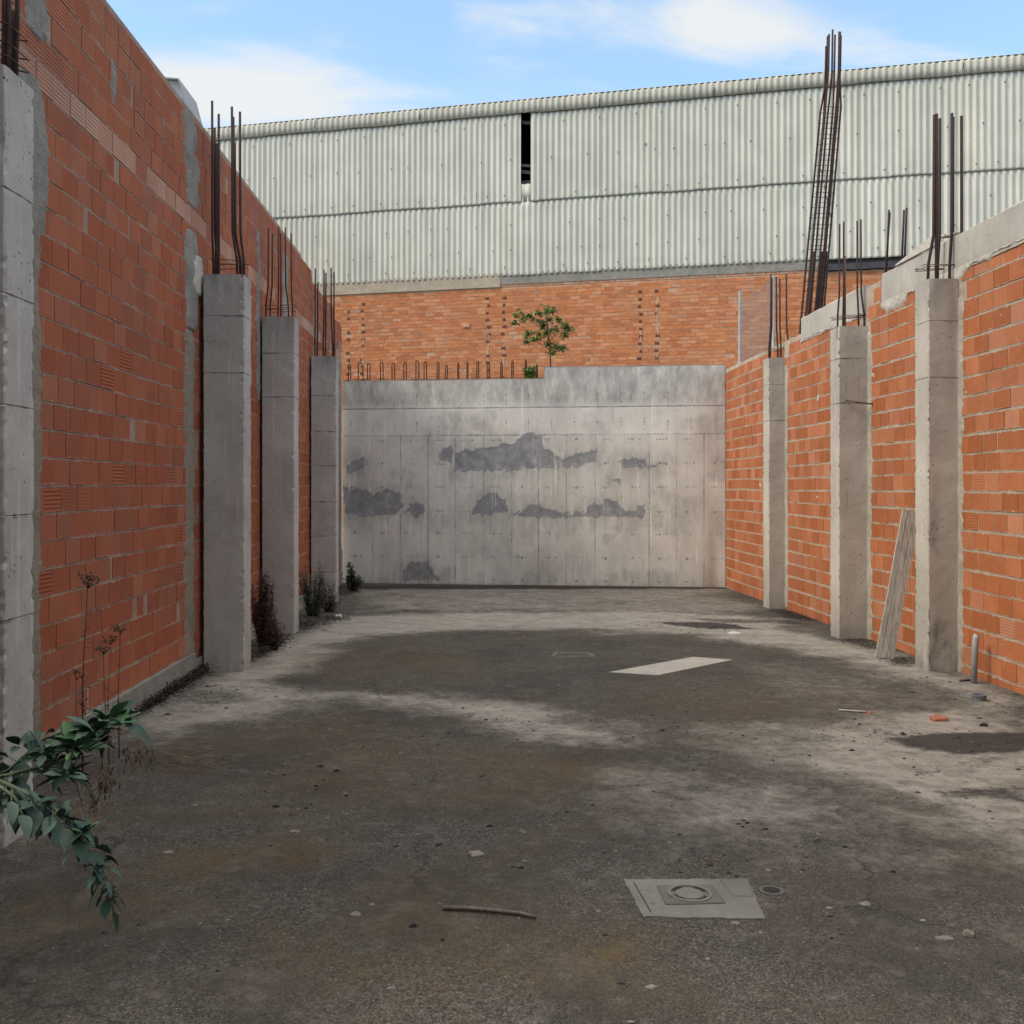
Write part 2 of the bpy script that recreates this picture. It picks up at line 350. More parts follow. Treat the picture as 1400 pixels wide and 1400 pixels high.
    dm = n.ma('ADD', mk[0], n.ma('ADD', n.ma('MULTIPLY', n.ma('SUBTRACT', nz1, .5), 1.3), n.ma('MULTIPLY', n.ma('SUBTRACT', nz2, .5), 1.9)))
    dm = n.mr(dm, .08, 1.10)
    vc = n.vor(130, out=1); vb = n.t.nodes.new('ShaderNodeSeparateColor'); n.t.links.new(vc, vb.inputs[0])
    agg = n.mix(n.mr(vb.outputs[0], 0, 1), (.036, .033, .029), (.112, .099, .083))
    agg = n.mix(n.mr(vb.outputs[1], .90, .97, 0, .7), agg, (.22, .20, .17))
    agg = n.mix(n.mr(n.noise(1.7, 5, .6), .35, .7, 0, .6), agg, (.078, .060, .044)); agg = n.mix(n.mr(n.noise(.9, 7, .7), .46, .62, 0, .55), agg, (.038, .035, .032)); agg = n.mix(n.mr(n.noise(3.3, 8, .75), .52, .7, 0, .45), agg, (.145, .128, .108))
    agg = n.mix(n.mr(n.noise(9, 6, .7), .5, .75, 0, .6), agg, (.17, .15, .135))
    pale = n.mix(n.mr(n.noise(5, 7, .7), .3, .7), (.245, .222, .190), (.365, .333, .285)); pale = n.mix(n.mr(n.noise(150, 3, .7), .35, .75, .35, 0), pale, (.10, .09, .08))
    c = n.mix(dm, agg, pale)
    mo = n.ma('MULTIPLY', mk[2], n.mr(n.noise(11, 6, .75), .3, .7), clamp=True)
    c = n.mix(n.ma('MULTIPLY', mo, .75), c, (.13, .085, .026))
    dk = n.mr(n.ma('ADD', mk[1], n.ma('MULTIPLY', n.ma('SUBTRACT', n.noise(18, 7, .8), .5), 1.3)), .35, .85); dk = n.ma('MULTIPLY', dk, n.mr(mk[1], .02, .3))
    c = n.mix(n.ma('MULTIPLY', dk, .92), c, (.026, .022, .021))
    # thin pale scuffs
    sc = n.mr(n.noise(5.5, 8, .72, stretch=(.6, 1.7, 1)), .67, .72); c = n.mix(n.ma('MULTIPLY', sc, .5), c, (.24, .22, .195))
    cr = n.vor(.42, feat='DISTANCE_TO_EDGE', vec=n.warp(.35)); c = n.mix(n.ma('MULTIPLY', n.mr(cr, .0, .006, 1, 0), n.mr(n.noise(.8, 3), .5, .6, 0, .8)), c, (.03, .027, .025))
    vd = n.vor(130); b = n.bump(n.ma('MULTIPLY', vd, n.mr(dm, 0, 1, -1, -.25)), .010, .95); b = n.bump(n.noise(60, 5, .8), .006, .8, b); b = n.bump(n.noise(6, 5, .6), .02, .4, b)
    mat = n.fin(c, b, .95)
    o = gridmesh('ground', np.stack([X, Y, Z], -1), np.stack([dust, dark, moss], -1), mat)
    tag(o, kind='structure')
ground()

# ------------------------------------------------------------------ brick walls
def courses(mb, org, d, nrm, L, top, bot, BL=.25, BH=.175, jh=.013, jv=.004, prot=.006, skip=None, wav=.006, rt=None, z0=0.0, seed=1, jit=.0018, missv=.0):
    """lay bricks on the plane through org, running along d, facing nrm; top(s)/bot(s) give heights"""
    rd = random.Random(seed); org = Vector(org); d = Vector(d).normalized(); nrm = Vector(nrm).normalized(); up = Vector((0, 0, 1))
    zmax = max(top(s) for s in np.linspace(0, L, 40)); zmin = min(bot(s) for s in np.linspace(0, L, 40))
    k0 = int(math.floor((zmin-z0)/BH)); k1 = int(math.ceil((zmax-z0)/BH))
    for k in range(k0, k1+1):
        off = (k % 2)*BL*.5+rd.uniform(-.25, .25)*BL; s = -BL+off % BL-BL
        zb = z0+k*BH
        while s < L:
            bl = BL*(1+rd.uniform(-.03, .03)); s0, s1 = s+jv/2, s+bl-jv/2; s += bl
            a0, a1 = max(s0, 0), min(s1, L)
            if a1-a0 < .02: continue
            sm = (a0+a1)/2; t = top(sm); bo = bot(sm)
            if zb+BH*.55 > t or zb+BH*.98 < bo: continue
            w0 = wav*(2*float(vn(a0*.8, k*.45, seed))-1)*1.0; w1 = wav*(2*float(vn(a1*.8, k*.45, seed))-1)
            zA, zB = zb+jh/2, zb+BH-jh/2
            zl = max(zA, bo-.05)
            if skip and skip(sm, zb+BH/2): continue
            j = lambda: rd.uniform(-jit, jit)
            pr = prot+rd.uniform(-.0025, .003); tilt = rd.uniform(-.0015, .0015)
            def Q(ss, zz, h): return org+d*ss+up*(zz-org.z)+nrm*h
            c = .0025
            vs = [Q(a0+j(), zl+w0+j(), -.01), Q(a1+j(), zl+w1+j(), -.01), Q(a1+j(), zB+w1+j(), -.01), Q(a0+j(), zB+w0+j(), -.01)]
            vs += [Q(a0+c+j(), zl+w0+c+j(), pr), Q(a1-c+j(), zl+w1+c+j(), pr+tilt), Q(a1-c+j(), zB+w1-c+j(), pr+tilt), Q(a0+c+j(), zB+w0-c+j(), pr)]
            u0, u1 = (a0-s0)/bl, (a1-s0)/bl
            uvf = [(u0, 0), (u1, 0), (u1, 1), (u0, 1)]
            rr = rd.random(); rb, pale = (rt(sm, zb+BH/2, rd) if rt else (rd.random(), 0))
            fl = d.cross(up).dot(nrm) < 0
            F_ = [(4, 5, 6, 7), (0, 1, 5, 4), (1, 2, 6, 5), (2, 3, 7, 6), (3, 0, 4, 7)]
            U_ = [uvf, [(u0, .0), (u1, .0), (u1, .02), (u0, .02)], [(u1, 0), (u1, 1), (u1, 1), (u1, 0)], [(u1, 1), (u0, 1), (u0, .98), (u1, .98)], [(u0, 1), (u0, 0), (u0, 0), (u0, 1)]]
            if fl: F_ = [f[::-1] for f in F_]; U_ = [q[::-1] for q in U_]
            mb.add(vs, F_, mi=0, col=(rr, rb, pale), uv=U_)
def slab(mb, org, d, nrm, segs, thick, mi=1, top_mi=None):
    """mortar body behind the bricks: segs = [(s0,s1,z0,z1)], its front face on the plane"""
    org = Vector(org); d = Vector(d).normalized(); nrm = Vector(nrm).normalized()
    for (s0, s1, z0, z1) in segs:
        vs = []
        for h in (0, -thick):
            for (s, z) in ((s0, z0), (s1, z0), (s1, z1), (s0, z1)):
                p = org+d*s+nrm*h; vs.append(Vector((p.x, p.y, z)))
        f = [(0, 1, 2, 3), (7, 6, 5, 4), (1, 0, 4, 5), (2, 1, 5, 6), (3, 2, 6, 7), (0, 3, 7, 4)]
        if d.cross(Vector((0, 0, 1))).dot(nrm) < 0: f = [q[::-1] for q in f]
        mb.add(vs, f, mi=mi)
def ragged(mb, org, d, nrm, s0, s1, z0, z1, amp=.03, h=.012, seed=0, step=.012, sc=6, mi=0, endamp=None):
    """a smear of mortar with torn edges lying on the wall plane"""
    org = Vector(org); d = Vector(d).normalized(); nrm = Vector(nrm).normalized()
    nr = max(3, int((z1-z0)/step)); vs = []; nc = 6
    for i in range(nr+1):
        z = z0+(z1-z0)*i/nr
        taper = 1.0
        e = min(i, nr-i)*step
        if e < .10: taper = .45+.55*math.sqrt(e/.10)
        m = (s0+s1)/2; hw = (s1-s0)/2*taper
        a = m-hw+amp*((2*float(fbm(z*sc, seed*3.7, seed, 6))-1)*2.2+.5*(2*float(vn(z*60, seed))-1)); b = m+hw+amp*((2*float(fbm(z*sc, seed*5.1+9, seed+5, 6))-1)*2.2+.5*(2*float(vn(z*60, seed+9.5))-1))
        if b < a+.01: b = a+.01
        for j in range(nc):
            t = j/(nc-1); s = a+(b-a)*t; hh = 0 if j in (0, nc-1) else h+.004*(2*float(vn(z*9, s*9, seed))-1)
            if i in (0, nr): hh = 0
            p = org+d*s+nrm*hh; vs.append(Vector((p.x, p.y, z)))
    fs = []
    fl = d.cross(Vector((0, 0, 1))).dot(nrm) < 0
    for i in range(nr):
        for j in range(nc-1):
            q = (i*nc+j, i*nc+j+1, (i+1)*nc+j+1, (i+1)*nc+j); fs.append(q[::-1] if fl else q)
    mb.add(vs, fs, mi=mi, smooth=True)

def ragged_h(mb, org, d, nrm, s0, s1, zt, hgt, amp, h, seed, mi=0, step=.02):
    # a ragged band of mortar running along the wall: straight upper edge, torn lower edge
    org = Vector(org); d = Vector(d); nrm = Vector(nrm); n = int((s1-s0)/step); vs = []; nc = 5
    for i in range(n+1):
        s = s0+(s1-s0)*i/n; lo = zt-max(.004, hgt*(.1+1.3*sstep(float(fbm(s*2.1, seed, seed, 5)), .3, .75))+amp*(2*float(fbm(s*14, seed, seed+3, 4))-1))
        for j in range(nc):
            t = j/(nc-1); z = lo+(zt-lo)*t; hh = 0 if j == 0 else h*(.6+.8*float(vn(s*25, z*25, seed)))
            p = org+d*s+nrm*hh; vs.append((p.x, p.y, z))
    fl = d.cross(Vector((0, 0, 1))).dot(nrm) < 0; fs = []
    for i in range(n):
        for j in range(nc-1):
            q = (i*nc+j, (i+1)*nc+j, (i+1)*nc+j+1, i*nc+j+1); fs.append(q[::-1] if fl else q)
    mb.add(vs, fs, mi=mi, smooth=True)
XL, XR = -2.59, 4.43
# ---- left wall
lw = empty('brick_wall', (XL, 10, gz(10)), 'tall dull red hollow-brick wall along the left side of the yard', 'wall')
LY0, LY1 = 3.0, 19.25
def ltop(s):
    y = LY0+s; z = 3.40
    if y > 14.9: z = 3.26
    if y > 15.9: z = 3.10
    if y > 18.2: z = 2.98
    return EYE+z
def lrt(s, z, rd):
    y = LY0+s
    if 3.93 < z < 4.095: return (.9, rd.uniform(.5, .9) if rd.random() < .85 else .1)
    if z > 4.1: return (.9 if rd.random() < .75 else .3, .12*rd.random())
    return (.9 if rd.random() < .05 else rd.random()*.5, .15*rd.random() if rd.random() < .3 else 0)
mb = MB()
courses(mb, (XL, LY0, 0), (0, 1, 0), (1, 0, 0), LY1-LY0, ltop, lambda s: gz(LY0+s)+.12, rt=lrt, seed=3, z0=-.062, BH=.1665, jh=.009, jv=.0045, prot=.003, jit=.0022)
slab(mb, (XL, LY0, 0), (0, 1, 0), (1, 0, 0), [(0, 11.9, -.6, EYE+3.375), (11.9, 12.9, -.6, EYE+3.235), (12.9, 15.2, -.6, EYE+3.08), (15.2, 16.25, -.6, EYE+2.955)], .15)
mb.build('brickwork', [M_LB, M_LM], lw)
mb = MB()
mb.box((XL-.1, LY0, -.5), (XL+.035, 9.25, .10)); mb.box((XL-.1, 9.25, -.5), (XL+.03, 19.2, .02))
fo = mb.build('footing', M_PATCHG, lw)
def lpatch(y0, y1, z0, z1, amp, seed, mat, h=.012):
    m = MB(); ragged(m, (XL, 0, 0), (0, 1, 0), (1, 0, 0), y0, y1, z0, z1, amp, h, seed); return m.build('mortar_patch', mat, lw)
lpatch(5.75, 6.06, -.05, 3.2, .03, 1, M_PATCHL); lpatch(5.7, 6.14, 3.05, 3.98, .04, 2, M_PATCHG, .014)
lpatch(5.8, 6.18, 4.22, 4.75, .06, 3, M_PATCHG); lpatch(7.2, 7.3, 4.3, 4.62, .03, 34, M_PATCHG, .006)
lpatch(8.98, 9.32, -.05, 3.0, .05, 4, M_PATCHL); lpatch(9.0, 9.42, 3.0, 3.9, .02, 5, M_PATCHG, .02)
lpatch(9.15, 9.62, 3.35, 3.72, .05, 6, M_PATCHR, .024)
lpatch(8.98, 9.5, 4.12, 4.6, .07, 7, M_PATCHG); lpatch(8.9, 9.35, 4.5, 4.95, .07, 8, M_PATCHG)
lpatch(8.35, 8.40, 4.4, 4.62, .015, 9, M_PATCHG); None
lpatch(13.5, 13.9, 3.6, 4.7, .06, 12, M_PATCHG); lpatch(11.9, 12.1, 2.6, 4.6, .05, 13, M_PATCHG)
lpatch(16.0, 16.25, 2.0, 4.55, .05, 14, M_PATCHG); lpatch(18.9, 19.2, -.2, 4.3, .06, 15, M_PATCHG)
# hollow brick showing its dark cells at the far end of the wall
m = MB(); m.box((XL-.13, 19.0, 4.49), (XL-.01, 19.22, 4.66))
for i in range(3):
    for j in range(3): m.box((XL-.122+.038*i, 18.985, 4.505+.05*j), (XL-.094+.038*i, 18.999, 4.54+.05*j), mi=1)
M_DARK = simple('cavity', (.02, .018, .02))
m.build('hollow_brick', [M_LB, M_DARK], lw)

# ---- right wall
rw = empty('brick_wall', (XR, 11, gz(11)), 'orange hollow-brick wall with a concrete ring beam along the right side', 'wall')
RY0, RY1 = 3.4, 18.6
def rtop(s):
    y = RY0+s
    if y > 14.05: return EYE+2.13
    if 11.25 < y < 11.8: return EYE+2.30
    return EYE+2.02
def rrt(s, z, rd): return (.9 if rd.random() < .06 else rd.random()*.45, .25*rd.random() if rd.random() < .25 else 0)
def rskip(s, z):
    y = RY0+s
    for (a, b) in ((9.35, 9.73), (11.56, 11.94), (14.70, 15.0)):
        if a < y < b and z > 3.35: return z < 3.75
    return False
mb = MB()
courses(mb, (XR, RY0, 0), (0, 1, 0), (-1, 0, 0), RY1-RY0, rtop, lambda s: gz(RY0+s)-.05, rt=rrt, seed=8, z0=-.03, jh=.017, jv=.006, prot=.004, jit=.003, skip=rskip, wav=.010)
slab(mb, (XR, RY0, 0), (0, 1, 0), (-1, 0, 0), [(0, 7.9, -.6, EYE+1.98), (7.9, 8.35, -.6, EYE+2.27), (8.35, 10.65, -.6, EYE+1.98), (10.65, 15.2, -.6, EYE+2.10)], .14)
mb.build('brickwork', [M_RB, M_RM], rw)
def beam(y0, y1, z0, z1):
    m = MB(); ny = int((y1-y0)/.08); vs = []; 
    prof = [(XR+.14, z0), (XR-.012, z0), (XR-.014, z0+.06), (XR-.013, (z0+z1)/2), (XR-.012, z1-.012), (XR+.0, z1), (XR+.14, z1)]
    for i in range(ny+1):
        y = y0+(y1-y0)*i/ny
        for k, (x, z) in enumerate(prof):
            vs.append((x+.004*(random.random()-.5), y, z+(.012*(float(vn(y*5, k*3, 2))-.5))+(-.035*float(fbm(y*3, 5, 6)) if k in (0, 1) else 0)))
    n = len(prof); fs = [(i*n+k, (i+1)*n+k, (i+1)*n+(k+1) % n, i*n+(k+1) % n) for i in range(ny) for k in range(n)]
    fs += [tuple(range(n)), tuple(range(ny*n+n-1, ny*n-1, -1))]
    m.add(vs, fs); return m.build('ring_beam', M_BEAM, rw)
beam(3.4, 11.24, EYE+2.0, EYE+2.33); beam(11.72, 14.05, EYE+1.99, EYE+2.31)
def rpatch(y0, y1, z0, z1, amp, seed, mat=None, h=.012):
    m = MB(); ragged(m, (XR, 0, 0), (0, 1, 0), (-1, 0, 0), y0, y1, z0, z1, amp, h, seed, sc=8); return m.build('mortar_patch', mat or M_PATCHR, rw)
for i, y in enumerate((9.36, 11.56, 14.70)):
    rpatch(y-.045+(.10 if i == 0 else .08 if i == 1 else .08)-.06, y+.14, -.15, 3.35, .022, 20+i, M_STRIP)
for (ya, yb, zz, sd_) in ((3.5, 11.24, EYE+2.02, 3), (11.72, 14.05, EYE+2.01, 4)):
    m = MB(); ragged_h(m, (XR-.002, 0, 0), (0, 1, 0), (-1, 0, 0), ya, yb, zz, .10, .02, .016, sd_); m.build('mortar_band', M_PATCHR, rw)
for i in range(11):
    y = random.uniform(7.4, 17); z = random.uniform(.4, 3.2); rpatch(y, y+random.uniform(.03, .16), z, z+random.uniform(.03, .12), .045, 80+i, None, .006)
def bars(parent, pts_list, r, mat=M_STEEL, name='rebar'):
    for pts in pts_list:
        m = MB(); m.tube(pts, r); m.build(name, mat, parent)
def at_x(px, py, X): D = X*F/(px-VX); return P(px, py, D)
bars(rw, [[at_x(1211.5, 384, 4.5), at_x(1215.5, 287, 4.5)], [at_x(1210, 384, 4.53), at_x(1216.6, 291, 4.53)], [at_x(1232.5, 372, 4.5), at_x(1236, 287, 4.5)], [at_x(1236, 372, 4.5), at_x(1239.6, 284, 4.5)]], .011)

# ------------------------------------------------------------------ pillars
def pillar(x0, x1, y0, depth, ztop, mat, joints, label, stain=.4, rust=0, base=.3, seed=0, group='cast concrete pillars along both walls', mould=0):
    zb = gz(y0)-.05
    root = empty('concrete_pillar', ((x0+x1)/2, y0+depth/2, gz(y0)), label, 'pillar', group)
    # ring profile subdivided, with slightly worn arrises
    prof = []; e = .006
    def seg(a, b, n, nrm):
        for i in range(n): t = i/n; prof.append((a[0]+(b[0]-a[0])*t, a[1]+(b[1]-a[1])*t, nrm, i == 0))
    y1 = y0+depth
    seg((x0+e, y0), (x1-e, y0), 12, (0, -1)); seg((x1-e, y0), (x1, y0+e), 1, (.7, -.7)); seg((x1, y0+e), (x1, y1-e), 10, (1, 0)); seg((x1, y1-e), (x1-e, y1), 1, (.7, .7))
    seg((x1-e, y1), (x0+e, y1), 10, (0, 1)); seg((x0+e, y1), (x0, y1-e), 1, (-.7, .7)); seg((x0, y1-e), (x0, y0+e), 10, (-1, 0)); seg((x0, y0+e), (x0+e, y0), 1, (-.7, -.7))
    prof.append(prof[0]); n = len(prof)
    zs = np.arange(zb, ztop, .03); zs = np.append(zs, ztop)
    for j in joints: zs = np.append(zs, [j-.006, j, j+.006])
    zs = np.unique(np.round(zs, 4)); V = np.zeros((len(zs), n, 3)); K = np.zeros((len(zs), n, 3))
    px = np.array([p[0] for p in prof]); py = np.array([p[1] for p in prof]); nx = np.array([p[2][0] for p in prof]); ny = np.array([p[2][1] for p in prof])
    cor = np.array([abs(p[2][0]) > .1 and abs(p[2][1]) > .1 for p in prof]); cor = cor | np.roll(cor, 1)
    u = px*1.0+py*1.3
    for i, z in enumerate(zs):
        h = .004*(fbm(u*7, np.full(n, z*7), seed)-.5)*2
        chip = np.where(cor, -.011*np.clip(fbm(u*30, np.full(n, z*34), seed+4)-.54, 0, 1)*6, 0)
        jl = min([abs(z-j) for j in joints]+[9]); jd = -.004 if jl < .002 else 0
        lift = .004 if any(0 < (z-j) for j in joints[-1:]) else 0
        h = h+chip+jd+lift*.5
        V[i, :, 0] = px+nx*h; V[i, :, 1] = py+ny*h; V[i, :, 2] = z
        K[i, :, 0] = np.where(jl < .0065, .26+.36*fbm(u*9, np.full(n, z), seed+2), 0)
        t = ztop-z
        K[i, :, 1] = stain*np.exp(-t/.35)*(.4+1.2*fbm(u*22, np.full(n, z*.8), seed+6))*1.3+base*np.exp(-(z-zb)/.35)+.10*sstep(fbm(u*6, np.full(n, z*2.2), seed+7), .6, .8)
        if mould:
            hz = z-zb; fr = (px-x0)/(x1-x0)
            a_ = np.exp(-((fr-.80)/.10)**2)*np.clip(1-(hz-1.5)/.9, 0, 1)*(hz > .1)+np.clip(1-(hz-.35)/.45, 0, 1)*.8+np.exp(-((fr-.12)/.14)**2)*np.clip(1-(hz-1.3)/.5, 0, 1)*.6
            K[i, :, 1] = np.maximum(K[i, :, 1], (ny < -.5)*a_*sstep(fbm(u*9, np.full(n, z*3.5), 71, 6), .36, .56)*1.25)
        if rust: K[i, :, 2] = rust*np.exp(-((px-(x0+.55*(x1-x0)))/.05)**2)*(ny < -.5)*np.clip((z-ztop+1.6)/1.6, 0, 1)
    K = np.clip(K, 0, 1)
    m_ = n-1; ev = [(px[k], py[k], ztop) for k in range(m_)]
    o = gridmesh('shaft', V.transpose(1, 0, 2), K.transpose(1, 0, 2), mat, root, extra=(ev, [tuple(range(m_))]), smooth=False)
    return root
def rebars(root, D, specs, ybot, ybend, r=.008, stirrups=(), D2=None, mat=M_STEEL):
    """specs: (x_top,y_top,x_bottom,row) ; row 0 front, 1 back"""
    D2 = D2 or D+.19
    out = []
    r *= 1.22
    for (xt, yt, xb, row) in specs:
        d = D if row == 0 else D2
        k = D/d
        p0 = P(xb, ybot, d); top = P(xt, yt, d); bend = P(xt+(xb-xt)*.12, ybend, d)
        for q in (p0, top, bend): q.y = d
        # bars bend inwards above their foot
        mid = P(xb+(xt-xb)*.15, ybot+(ybend-ybot)*.35, d); mid.y = d
        p0.z -= .14
        m = MB(); m.tube([p0, mid, bend, top], r, 7); m.build('rebar', mat, root)
        out.append((p0, d))
    for (ys, xa, xb, s) in stirrups:
        a = P(xa, ys, D); b = P(xb, ys, D); zz = a.z
        m = MB(); m.tube([(a.x, D-.01, zz), (b.x, D-.01, zz+s), (b.x, D2+.01, zz+s+.01), (a.x, D2+.01, zz), (a.x, D-.015, zz)], .004, 5); m.build('stirrup', M_STEEL2, root)
ZT = lambda py, D: EYE+(VY-py)/F*D
def JZ(D, *ys): return [ZT(y, D) for y in ys]
# left row
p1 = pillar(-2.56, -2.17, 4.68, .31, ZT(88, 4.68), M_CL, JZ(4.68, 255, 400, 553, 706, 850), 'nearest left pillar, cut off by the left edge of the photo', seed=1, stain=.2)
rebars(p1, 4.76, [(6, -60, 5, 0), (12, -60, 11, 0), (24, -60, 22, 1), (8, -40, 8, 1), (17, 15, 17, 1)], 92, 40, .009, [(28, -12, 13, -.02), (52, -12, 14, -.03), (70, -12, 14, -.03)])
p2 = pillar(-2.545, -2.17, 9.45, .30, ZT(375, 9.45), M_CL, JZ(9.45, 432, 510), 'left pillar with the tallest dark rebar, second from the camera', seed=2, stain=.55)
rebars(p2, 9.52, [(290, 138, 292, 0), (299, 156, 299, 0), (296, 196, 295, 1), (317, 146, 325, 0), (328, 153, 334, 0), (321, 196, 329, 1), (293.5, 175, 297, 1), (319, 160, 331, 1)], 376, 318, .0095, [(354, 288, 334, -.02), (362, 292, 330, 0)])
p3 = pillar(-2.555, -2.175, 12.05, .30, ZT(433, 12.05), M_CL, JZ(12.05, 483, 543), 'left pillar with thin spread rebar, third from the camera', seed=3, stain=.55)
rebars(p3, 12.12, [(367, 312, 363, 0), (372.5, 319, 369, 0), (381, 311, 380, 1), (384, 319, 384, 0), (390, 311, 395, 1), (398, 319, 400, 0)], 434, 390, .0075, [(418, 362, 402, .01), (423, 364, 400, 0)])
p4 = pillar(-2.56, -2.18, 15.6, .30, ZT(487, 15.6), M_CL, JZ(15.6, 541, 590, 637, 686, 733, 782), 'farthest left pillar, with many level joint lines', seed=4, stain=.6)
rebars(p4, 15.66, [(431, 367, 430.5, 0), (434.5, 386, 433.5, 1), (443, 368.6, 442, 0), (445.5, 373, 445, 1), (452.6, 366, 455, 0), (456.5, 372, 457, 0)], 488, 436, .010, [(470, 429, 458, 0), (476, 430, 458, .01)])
# right row
q3 = pillar(4.15, 4.545, 9.45, .30, ZT(381, 9.45), M_CR, JZ(9.45, 439, 516), 'large right pillar beside the leaning plank, nearest on the right', seed=5, stain=.35, rust=.8, base=1.0, mould=1)
rebars(q3, 9.52, [(1277.5, 157, 1268, 0), (1280.5, 155.7, 1280, 0), (1285, 162, 1281.5, 1), (1301.5, 155, 1298, 0), (1303, 160, 1301, 1), (1314.6, 158.6, 1316, 0)], 382, 322, .0115, [(362, 1263, 1322, 0), (365, 1264, 1318, .02)])
q2 = pillar(4.10, 4.50, 11.66, .30, ZT(446, 11.66), M_CR, JZ(11.66, 490, 551), 'middle right pillar with a rusty bar sticking out of its face', seed=6, stain=.3, base=.5)
rebars(q2, 11.72, [(1148, 306, 1145, 0), (1153.6, 303, 1152.5, 0), (1172, 302, 1174, 0), (1177, 300, 1182, 0)], 447, 400, .0085, [(431, 1144, 1184, 0), (434, 1145, 1182, .02)])
m = MB(); m.tube([P(1154.6, 350, 11.85), P(1154.6, 447, 11.85)], .016, 6); m.build('rebar', M_STEEL2, q2)
m = MB(); m.tube([P(1156, 547, 11.62), P(1175, 550, 11.55), P(1196, 553, 11.50)], .009, 6); b_ = m.build('protruding_bar', M_STEEL2, q2)
m = MB(); m.tube([P(1156, 547, 11.62), P(1158, 547, 11.70)], .009, 6); m.build('bar_stub', M_STEEL2, q2)
q1 = pillar(4.19, 4.57, 14.8, .30, ZT(489, 14.8), M_CR, JZ(14.8, 526, 575), 'slim right pillar farthest back, near the concrete end wall', seed=7, stain=.35, base=.4)
rebars(q1, 14.86, [(1054, 375, 1051, 0), (1061.4, 379, 1063.6, 1), (1066, 381, 1068, 0), (1075, 375, 1079, 0), (1055.5, 380, 1053, 1)], 490, 446, .010, [(476, 1050, 1080, 0), (479, 1051, 1079, .01)])

